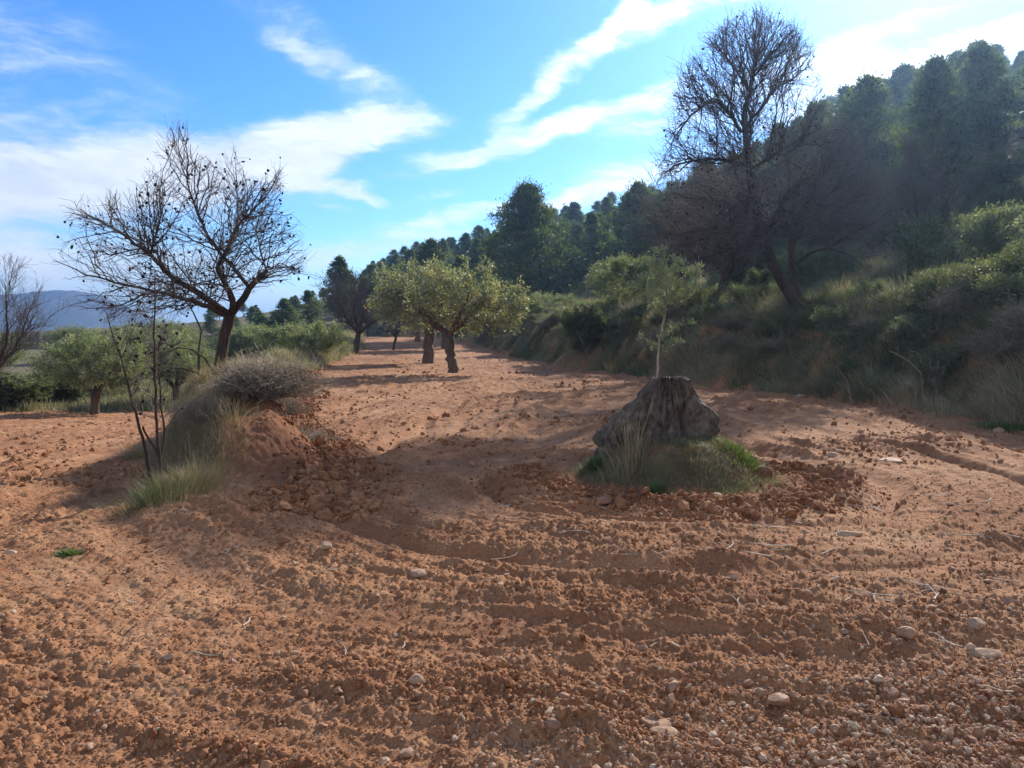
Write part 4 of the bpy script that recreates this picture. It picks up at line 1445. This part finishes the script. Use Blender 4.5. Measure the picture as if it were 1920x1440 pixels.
def mound_grass():
    n = 1250
    a = rng.uniform(0, 6.283, n); q = np.sqrt(rng.uniform(.12, 1.0, n)) * 1.12
    x = STUMP[0] + .05 + np.cos(a) * q; y = STUMP[1] - .12 + np.sin(a) * q
    k = (np.hypot((x - STUMP[0]) / .75, (y - STUMP[1]) / .6) > .75)
    x, y = x[k], y[k]; m = len(x)
    grn = sst(-.1, .35, perlin(x * 2.2, y * 2.2, 81) + .35 * (x - STUMP[0]))
    g = rng.uniform(size=m) < grn * .33
    grass_obj('mound_weeds', 'fresh green weeds growing on the right of the stump mound', x[g], y[g], rng.uniform(.02, .075, g.sum()), rng.uniform(.006, .012, g.sum()), np.clip(rng.normal(.5, .25, g.sum()), 0, 1), M_GREEN, None, .9, 1.0, .035, 22)
    d = ~g
    grass_obj('mound_dry_grass', 'thin greyish dry grass over the stump mound', x[d], y[d], rng.uniform(.03, .12, d.sum()), rng.uniform(.003, .006, d.sum()), np.clip(rng.normal(.22, .25, d.sum()), 0, 1), M_DRY, None, 1.0, 1.1, .05, 22)


mound_grass()


def clump(name, label, px, Y, n, h, rad, wd, mat, tint, cat='grass clump', lean=.55, xy=None, group=None):
    b = base_at(px, Y) if xy is None else np.array([xy[0], xy[1], zat(*xy)])
    off = rng.normal(0, rad, (n, 2))
    X = b[0] + off[:, 0]; Y_ = b[1] + off[:, 1]
    Z = HM(X, Y_) - .02
    ln = off / rad * .5 * lean + rng.normal(0, .16, (n, 2))
    v, fq, ft, t_ = blades(np.stack([X, Y_, Z], 1) - b, rng.uniform(.5, 1.1, n) * h, rng.uniform(.7, 1.3, n) * wd, ln, rng.uniform(.2, 1, n), np.clip(rng.normal(tint, .2, n), 0, 1))
    o = obj(name, mesh_np(name, v, [fq, ft], mat, False, {'tint': t_}))
    o.location = b
    tag(o, label, cat, group)
    return o


clump('grass_clump', 'soft green grass clump at the near end of the berm', 292, 6.75, 900, .28, .17, .004, M_GRASS, .05)
clump('grass_clump', 'thin straw grass clump beside the soft green one at the berm foot', 362, 7.1, 420, .30, .13, .004, M_DRY, .5)
clump('dry_grass_tuft', 'tall straw coloured grass stalks on the left front of the stump mound', 1186, 7.55, 110, .58, .08, .005, M_DRY, .75, lean=.25)
clump('dry_grass_tuft', 'short straw tuft left of the stump on the mound edge', 1150, 7.4, 110, .28, .09, .004, M_DRY, .6, lean=.4)
clump('weed', 'bright green weed on the ground at far left where the field meets the path', 118, 5.25, 500, .07, .035, .012, M_GREEN, .75, 'weed', 1.7)
clump('weed', 'fresh green weed at the front foot of the stump mound', 1232, 7.15, 420, .12, .025, .012, M_GREEN, .75, 'weed', 1.1)
clump('weed', 'leafy green weed on the right shoulder of the stump mound', 1390, 7.9, 700, .15, .13, .010, M_GREEN, .55, 'weed', 1.1)
clump('weed', 'green weed hugging the left edge of the stump mound', 1115, 8.0, 500, .14, .055, .009, M_GREEN, .6, 'weed', 1.0)
clump('weed', 'green patch of grass at the bank foot by the right edge of the picture', 1890, 12.0, 900, .14, .25, .012, M_GREEN, .45, 'weed', 1.0)
clump('weed', 'tiny green seedling on the gravel near the bottom right', 1603, 3.37, 70, .04, .018, .006, M_GREEN, .8, 'weed', 1.3)
clump('weed', 'tiny green seedling on the gravel at bottom centre', 884, 3.05, 60, .035, .025, .004, M_GREEN, .5, 'weed', 1.4)
for px, Y, hh, lab in [(1765, 13.3, 0.75, 'thin fan of straw stalks low on the shaded bank at right'), (1700, 13.9, .7, 'short straw stalks on the shaded bank left of the tall fan'), (1150, 26, .8, 'straw tussock at the foot of the bank below the young olive'), (1060, 33, .7, 'straw tussock on the bank below the upright green shrub')]:
    clump('dry_grass_tuft', lab, px, Y, 60, hh, .14, .006, M_DRY, .45, lean=.6)


# grey twiggy shrubs
def dry_shrub(name, label, loc, rad, h, n, mat=M_GREYTWIG, group=None, leaf=0):
    t = thing(name, label, 'shrub', loc, group=group)
    ch = []
    for k in range(n):
        a = rng.uniform(0, 6.283); e = rng.uniform(.05, 1.0) ** .6
        lob = 1 + .3 * math.sin(3 * a + 1) + .2 * math.sin(5 * a)
        tip = np.array([math.cos(a) * rad * e * lob, math.sin(a) * rad * e * lob, h * (1 - .75 * e * e) * rng.uniform(.35, 1.25) * (.75 + .25 * lob)])
        b0 = np.array([math.cos(a) * rad * .25 * rng.uniform(0, 1), math.sin(a) * rad * .25 * rng.uniform(0, 1), -.05])
        mid = b0 * .5 + tip * .5 + np.array([0, 0, h * .15]) + rng.normal(0, rad * .11, 3)
        ch.append((np.array([b0, mid, tip]), np.array([.006, .004, .002])))
        for q in range(3):
            s = mid * rng.uniform(.2, .6) + tip * rng.uniform(.3, .5)
            ch.append((np.array([s, s + rng.normal(0, rad * .12, 3), s + rng.normal(0, rad * .18, 3) + [0, 0, -.02]]), np.array([.003, .0025, .0015])))
    obj('stems', tube_mesh(name + ' stems', ch, mat), t)
    if leaf:
        ends = np.array([c[0][-1] for c in ch] + [c[0][1] for c in ch])
        i = rng.integers(0, len(ends), leaf)
        v, f, tt = leaves(ends[i] + rng.normal(0, rad * .06, (leaf, 3)), unit(rand_dirs(leaf) + [0, 0, .4]), rng.uniform(.02, .045, leaf), rng.uniform(.006, .012, leaf), np.clip(rng.normal(.5, .25, leaf), 0, 1))
        obj('leaves', mesh_np(name + ' leaves', v, f, M_SHRUB, False, {'tint': tt}), t)
    return t


DS = dry_shrub('dry_shrub', 'grey tangled dry shrub spilling over the bare earth end of the berm', on(-3.12, 9.6), .70, .46, 700)
dup(DS, on(-3.6, 10.8), 1.0, (.75, .8, .5), 'grey dry shrub behind the tangled one on the berm in front of the dark trunk')
dup(DS, on(-2.75, 10.2) - np.array([0, 0, .1]), 2.2, .8, 'grey dry shrub hanging on the path side of the berm')
dup(DS, on(-4.2, 13.6), 4.2, .9, 'grey dry shrub on the berm behind the dark trunk')
dup(DS, on(-3.55, 9.0), 3.2, (.55, .6, .6), label='small dry twiggy shrub on the shaded field side of the berm')
S2 = dry_shrub('scrub_bush', 'olive brown scrub bush on the near bank at the right edge', on(9.2, 13.4), .75, .55, 420, M_GREYTWIG, 'scrub bushes along the right bank', 7000)
BL = 'low olive brown scrub bush growing among the grass of the right bank'
S2['label'] = BL
S3 = bush('scrub_bush', 'x', on(9.6, 14.6), (.75, .65, .7), 9000, .05, .016, M_OLIVE, .10, lobes=6, stems=10)
S4 = bush('scrub_bush', 'x', on(8.4, 15.2), (.6, .6, .85), 7000, .045, .014, M_SHRUB, .10, lobes=6, stems=10)
KINDS = [(S2, BL, 'scrub bushes along the right bank'), (S3, 'silvery grey green leafy bush growing on the right bank', 'silvery bushes along the right bank'), (S4, 'dull green leafy bush growing on the right bank', 'green bushes along the right bank')]
for o_, l_, g_ in KINDS:
    o_['label'] = l_; o_['group'] = g_
cnt = 0
while cnt < 250:
    y = 10.5 + rng.uniform(0, 1) ** 1.3 * 48
    x = np.interp(y, RF[:, 1], RF[:, 0]) + rng.uniform(.15, 1) ** .8 * 4.4
    if abs(x) > y * .72: continue
    k = int(rng.choice(3, p=[.34, .36, .30]))
    sc_ = rng.uniform(.4, 1.25)
    dup(KINDS[k][0], on(x, y) - np.array([0, 0, .08]), rng.uniform(0, 6.28), (sc_ * rng.uniform(.9, 1.3), sc_, sc_ * rng.uniform(.6, 1.1)), KINDS[k][1], KINDS[k][2])
    cnt += 1

# arching dry canes by the dark trunk
for k, (pts, lab) in enumerate([
    ([(402, 700, 0), (385, 672, -.1), (360, 655, -.2), (333, 652, -.3), (300, 668, -.4)], 'upper arching dark cane left of the dark almond trunk'),
    ([(390, 712, 0), (368, 698, -.1), (340, 690, -.2), (318, 692, -.3), (300, 702, -.3)], 'lower arching dark cane left of the dark almond trunk'),
    ([(372, 660, .4), (378, 620, .5), (362, 585, .5), (345, 560, .6)], 'thin leaning brown stem left of the dark almond trunk')]):
    p = np.array([P(a, b, 11.6 + c) for a, b, c in pts])
    g = zat(p[0][0], p[0][1])
    p = np.concatenate([[[p[0][0], p[0][1], min(g - .03, p[0][2] - .05)]], p])
    o = obj('bent_cane', tube_mesh('cane', [(p - p[0], np.linspace(.022, .008, len(p)))], M_BARK))
    o.location = p[0]
    tag(o, lab, 'cane')

# rusty iron hook stuck in the berm
pts = np.array([P(a, b, 8.9) for a, b in [(433, 775), (434, 760), (436, 745), (441, 735), (447, 731), (448, 737), (443, 742), (440, 742)]])
g = pts[0].copy()
o = obj('iron_hook', tube_mesh('hook', [(pts - g, np.full(len(pts), .009))], bark_mat('rusty iron', (.02, .012, .01), (.09, .035, .02), 40, .2, 1)))
o.location = g
tag(o, 'dark rusty iron rod with a hooked end sticking out of the berm', 'iron hook')

# pale bent stems in front of the shaded bank
for pts, Y, lab in [([(1732, 778), (1731, 735), (1726, 700), (1705, 678), (1683, 665), (1665, 657)], 13.7, 'tall bent pale stem standing before the shaded bank'),
                    ([(1600, 735), (1588, 712), (1568, 690), (1545, 683)], 15.3, 'short pale bare stem lying against the shaded bank')]:
    p = np.array([P(a, b, Y) for a, b in pts])
    gz = zat(p[0][0], p[0][1]); p[0][2] = min(p[0][2], gz - .03) if p[0][2] > gz - .5 else gz - .03
    side = [(p[k], p[k] + rng.normal(0, .1, 3) + [-.06, 0, .06]) for k in (3, len(p) - 2)]
    ch = [(p - p[0], np.linspace(.012, .004, len(p)))] + [(np.array([a, (a + b) / 2 + rng.normal(0, .01, 3), b]) - p[0], np.array([.005, .004, .002])) for a, b in side]
    o = obj('dry_stalk', tube_mesh('stem', ch, M_STICK)); o.location = p[0]
    tag(o, lab, 'dry stalk')


# ------------------------------------------------------------------ stones, clods, sticks
def stone(name, label, px, py, wpx, flat=.6, tint=.6, asp=1.0, group=None, sink=.25):
    g = G(px, py)
    for _ in range(4):
        z = float(HM(np.array([g[0]]), np.array([g[1]]))[0]); g = G(px, py, z)
    wdt = wpx / F_PX * g[1] / 2
    bv, bf = ICO3
    d = rand_dirs(9)
    v = bv.copy()
    # facetted: clip by random planes
    for q in d:
        lim = rng.uniform(.55, .85)
        s = v @ q
        v = v - np.outer(np.maximum(s - lim, 0) * .92, q)
    v = v * (1 + .05 * perlin(bv[:, 0] * 3 + px, bv[:, 1] * 3 + bv[:, 2] * 2, 90)[:, None])
    v = v * np.array([1, .8 * asp, flat]) * wdt * 1.12
    a = rng.uniform(-.5, .5); ca, sa = math.cos(a), math.sin(a)
    v = v @ np.array([[ca, -sa, 0], [sa, ca, 0], [0, 0, 1]]).T
    o = obj(name, mesh_np(name, v, bf, M_STONE, False, {'tint': np.full(len(v), tint)}))
    o.location = (g[0], g[1], z + wdt * flat * (1 - 2 * sink) * .45)
    tag(o, label, 'stone', group)
    return o


for a in [
    (1595, 1008, 46, .55, .75, 'largest pale block of stone on the raked earth right of the mound'),
    (1700, 1192, 34, .8, .62, 'chunky tan stone on the right above the gravel'),
    (1458, 1314, 42, .6, .6, 'broad tan stone on the edge of the gravel at lower right'),
    (1845, 1226, 56, .38, .72, 'long flat pale stone near the right edge above the gravel'),
    (1614, 1197, 28, .7, .8, 'pale angular stone at the end of the dark furrow'),
    (1892, 1132, 32, .7, .55, 'rounded tan stone by the right edge of the picture'),
    (1832, 1172, 32, .65, .78, 'pale rounded stone among pebbles on the right'),
    (1742, 1143, 32, .5, .7, 'flat oval pale stone on the right slope of the track'),
    (1012, 1168, 26, .75, .78, 'lone pale rounded stone in the middle foreground'),
    (1030, 1337, 36, .4, .8, 'flat yellowish stone at bottom centre'),
    (1228, 1357, 58, .25, .5, 'long thin reddish slab at bottom centre right'),
    (1245, 1372, 48, .25, .6, 'thin tan slab just below the reddish slab'),
    (1060, 1312, 28, .8, .4, 'reddish brown stone above the flat yellowish one'),
    (780, 1277, 28, .8, .78, 'pointed pale stone on smooth earth in the lower centre'),
    (785, 1076, 36, .35, .7, 'flat pale stone in the middle of the shadowed track'),
    (611, 1026, 20, .85, .85, 'small upright pale stone on the left of the track'),
    (1345, 932, 22, .6, .8, 'yellowish stone at the front foot of the mound'),
    (1461, 966, 24, .6, .5, 'reddish stone right of the mound foot'),
    (1432, 893, 36, .9, .05, 'big block of red earth rock at the right foot of the mound'),
    (1670, 866, 42, .3, .85, 'flat pale stone on the sunny earth right of the stump'),
    (1560, 856, 24, .5, .65, 'small flat stone on the sunny earth close behind the mound'),
    (1263, 1131, 24, .6, .78, 'pale stone at the left end of the short dark hollow'),
    (1668, 1302, 32, .7, .5, 'reddish stone in the gravel at lower right'),
    (1424, 1302, 20, .9, .7, 'small upright stone left of the broad tan one'),
    (760, 1415, 36, .6, .6, 'tan stone at the bottom edge left of centre'),
    (1130, 942, 34, .45, .4, 'flat reddish stone at the left front of the mound'),
    (1463, 737, 18, .6, .75, 'pale stone at the foot of the shaded bank behind the stump'),
    (1502, 744, 16, .6, .7, 'small pale stone right of the other one at the foot of the shaded bank'),
    (1870, 770 + 40, 22, .6, .6, 'grey stone at the bank foot near the right edge'),
    (1510, 1000, 18, .7, .65, 'small stone left of the largest pale block'),
    (345, 963, 22, .8, .6, 'reddish pale stone beside the berm foot'),
    (435, 915, 20, .8, .6, 'small stone in the clods below the bare berm end'),
    (20, 1038, 24, .5, .85, 'pale stone at the far left where the field meets the path'),
    (1300, 1130, 16, .8, .6, 'small tan stone in the short dark hollow'),
    (925, 1380, 18, .8, .65, 'small tan stone at the bottom centre left of the yellowish one'),
]:
    stone('stone', a[5], a[0], a[1], a[2], a[3], a[4])


def random_stones(n, box, wl, wh, label, group, tl=.15, th=.72):
    for k in range(n):
        px = rng.uniform(box[0], box[2]); py = rng.uniform(box[1], box[3])
        stone('stone', label, px, py, rng.uniform(wl, wh) * (.55 + .45 * (py - 640) / 800), rng.uniform(.45, .85), rng.uniform(tl, th), rng.uniform(.8, 1.2), group)


random_stones(64, (1100, 1180, 1910, 1430), 11, 25, 'one of the small tan stones scattered on the gravel at lower right', 'small stones on the gravel at lower right')
random_stones(40, (1320, 930, 1910, 1170), 10, 22, 'one of the small stones scattered over the raked earth right of the mound', 'small stones on the earth right of the mound')
random_stones(45, (250, 960, 1080, 1180), 8, 18, 'one of the small pale stones dotted along the shadowed track', 'small stones on the shadowed track')
random_stones(30, (0, 1180, 1060, 1430), 10, 22, 'one of the small stones on the earth at lower left', 'small stones at lower left')
random_stones(22, (640, 740, 1100, 900), 8, 16, 'one of the small stones on the track left of the stump', 'small stones on the track left of the stump')


def clods(name, label, x, y, size, mat, tint, flat=(1, .85, .7), sink=.15, base=ICO0, jit=.25):
    z = HM(x, y)
    v, f, k = lumps(np.stack([x, y, z + size * (.5 - sink)], 1), size, flat, base, jit)
    o = obj(name, mesh_np(name, v, f, mat, False, {'tint': np.repeat(tint, k)}))
    tag(o, label, 'soil' if 'clod' in name else 'gravel', kind='stuff')


def near_pts(n, y0, y1, m=.95):
    """even in the picture: denser close by"""
    py = rng.uniform(0, 1, n)
    k0, k1 = 1 / y0, 1 / y1
    y = 1 / (k0 + (k1 - k0) * py)
    x = rng.uniform(-1, 1, n) * (y * m + .2)
    return x, y


def soil_only(x, y):
    z, dr, dl, yl, mr, b = H(x, y, True)
    return (dr < .15) & ~((np.abs(dl - .3) < .9) & (y > 7)) & (mr > .95), dr, dl, mr


x, y = near_pts(78000, 2.2, 8.5)
gw = sst(-.5, 1.2, (x * .55 + 2.9 - y) + .8 * perlin(x * .9, y * .9, 91))
k = soil_only(x, y)[0] & (rng.uniform(size=len(x)) < gw * .8 + .03)
x, y = x[k][:34000], y[k][:34000]
s = np.exp(rng.normal(math.log(.0075), .45, len(x)))
clods('gravel', 'loose tan gravel and pebbles over the earth at lower right', x, y, np.clip(s, .003, .03), M_STONE, np.clip(rng.normal(.60, .24, len(x)), 0, 1), (1, .85, .65), .3)

x, y = near_pts(78000, 2.2, 16)
f_, th_ = furrow_coord(x, y); f_ = f_ + .35 * perlin(x * .5, y * .5, 21)
pt = np.clip(1 - np.abs(perlin(f_ * 1.75, th_ * .8, 28)) * 3.0, 0, 1) * (.2 + .8 * sst(-.25, .25, perlin(x * .38, y * .38, 27))) + .04
k = soil_only(x, y)[0] & (rng.uniform(size=len(x)) < pt)
x, y = x[k][:22000], y[k][:22000]
s = np.exp(rng.normal(math.log(.0048), .55, len(x))) * (1 + .06 * y)
clods('soil_clods', 'crumbly red clods scattered over the raked earth', x, y, np.clip(s, .003, .032), M_CLOD, np.clip(rng.normal(.55, .22, len(x)), 0, 1), (1, .9, .75), .4)

x, y = near_pts(40000, 2.2, 9)
k = soil_only(x, y)[0]
x, y = x[k], y[k]
clods('soil_grit', 'fine crumbs of tan and red earth over the near ground', x, y, np.clip(np.exp(rng.normal(math.log(.0034), .4, len(x))) * (1 + .12 * y), .002, .014), M_CLOD, np.clip(rng.normal(.68, .25, len(x)), 0, 1), (1, .9, .8), .42)
x, y = near_pts(21000, 9, 42)
k = soil_only(x, y)[0] & (rng.uniform(size=len(x)) < .15 + .85 * sst(-.1, .25, perlin(x * .5, y * .3, 26)))
x, y = x[k], y[k]
clods('far_clods', 'small red clods and stones over the sunny middle of the path', x, y, np.clip(np.exp(rng.normal(math.log(.018), .5, len(x))) * (.7 + .025 * y), .01, .08), M_CLOD, np.clip(rng.normal(.55, .3, len(x)), 0, 1), (1, .9, .7), .3)

# heavy clods along the berm and around the mound
n = 9000
y = 6.3 + rng.uniform(0, 1, n) ** 1.5 * 26; x = np.interp(y, LB[:, 1], LB[:, 0]) + .95 + rng.normal(0, .28, n)
s = np.exp(rng.normal(math.log(.013), .6, n)) * (1 + .03 * y)
clods('berm_clods', 'heap of broken red clods along the path side of the berm', x, y, np.clip(s, .006, .08), M_CLOD, np.clip(rng.normal(.5, .22, n), 0, 1), (1, .9, .75), .3)
n = 6500
a = rng.uniform(math.pi * .85, math.pi * 2.25, n); q = 1.18 * (1 + np.abs(rng.normal(0, .20, n)))
x = STUMP[0] + np.cos(a) * q * 1.18; y = STUMP[1] - .12 + np.sin(a) * q * 1.12
s = np.exp(rng.normal(math.log(.010), .6, n))
clods('mound_clods', 'dark red clods turned up round the foot of the stump mound', x, y, np.clip(s, .006, .075), M_CLOD, np.clip(rng.normal(.38, .22, n), 0, 1), (1, .9, .75), .3)


def sticks(n, box, lmin, lmax, label, group, mat=M_STICK, tint=(.3, 1)):
    for k in range(n):
        px, py = rng.uniform(box[0], box[2]), rng.uniform(box[1], box[3])
        g = G(px, py)
        L = rng.uniform(lmin, lmax); a = rng.uniform(0, 3.14)
        t = np.linspace(-.5, .5, 5)
        bend = rng.normal(0, .12)
        X = g[0] + np.cos(a) * t * L - np.sin(a) * bend * L * (t * t * 4); Y = g[1] + np.sin(a) * t * L + np.cos(a) * bend * L * (t * t * 4)
        Z = HM(X, Y); Z = np.maximum(np.full(5, Z.mean()), Z * .3 + Z.max() * .7 - .01) + .006
        p = np.stack([X, Y, Z], 1); c = p[2].copy()
        r = rng.uniform(.0025, .005) * (.7 + g[1] * .07)
        ch = [(p - c, np.array([r, r * .95, r * .85, r * .7, r * .4]))]
        if rng.uniform() < .5:
            q = p[3] + np.array([rng.normal(0, .25) * L, rng.normal(0, .25) * L, .01])
            ch.append((np.array([p[2], (p[2] + q) / 2 + [0, 0, .008], q]) - c, np.array([r * .7, r * .6, r * .3])))
        v = tube_mesh('stick', ch, mat, ((.0, 5),))
        at = v.attributes.new('tint', 'FLOAT', 'POINT'); at.data.foreach_set('value', np.full(len(v.vertices), rng.uniform(*tint), np.float32))
        o = obj('dry_twig', v); o.location = c
        tag(o, label, 'twig', group)


sticks(46, (1320, 930, 1900, 1150), .10, .36, 'one of the bleached broken twigs strewn over the earth right of the mound', 'bleached twigs right of the mound')
sticks(14, (950, 930, 1320, 1120), .08, .25, 'one of the pale twigs lying in front of the stump mound', 'pale twigs in front of the mound')
sticks(12, (200, 950, 900, 1250), .08, .25, 'one of the thin twigs lying on the track at left', 'thin twigs on the track at left')
sticks(10, (1200, 1150, 1900, 1400), .06, .18, 'one of the thin dry twigs lying on the gravel', 'thin twigs on the gravel')
sticks(1, (1628, 1360, 1632, 1364), .16, .17, 'single dark stick lying on the gravel at lower right', None, M_DARKSTICK, (.2, .4))


# ------------------------------------------------------------------ haze
def build_haze():
    m, t, out = new_mat('thin air haze')
    pv = t.node('ShaderNodeVolumePrincipled')
    pv.inputs['Color'].default_value = (.36, .60, 1.0, 1)
    pv.inputs['Density'].default_value = 4.5e-4
    pv.inputs['Anisotropy'].default_value = .74
    t.link(pv.outputs[0], out.inputs['Volume'])
    s = 3400
    lo, hi = -60.0, 102.0
    V = [(-s, -s, lo), (s, -s, lo), (s, s, lo), (-s, s, lo), (-s, -s, hi), (s, -s, hi), (s, s, hi), (-s, s, hi)]
    Fq = [(0, 3, 2, 1), (4, 5, 6, 7), (0, 1, 5, 4), (1, 2, 6, 5), (2, 3, 7, 6), (3, 0, 4, 7)]
    o = obj('haze', mesh_np('haze', V, np.array(Fq), m))
    tag(o, 'thin blue haze in the air', 'haze', kind='stuff')


build_haze()
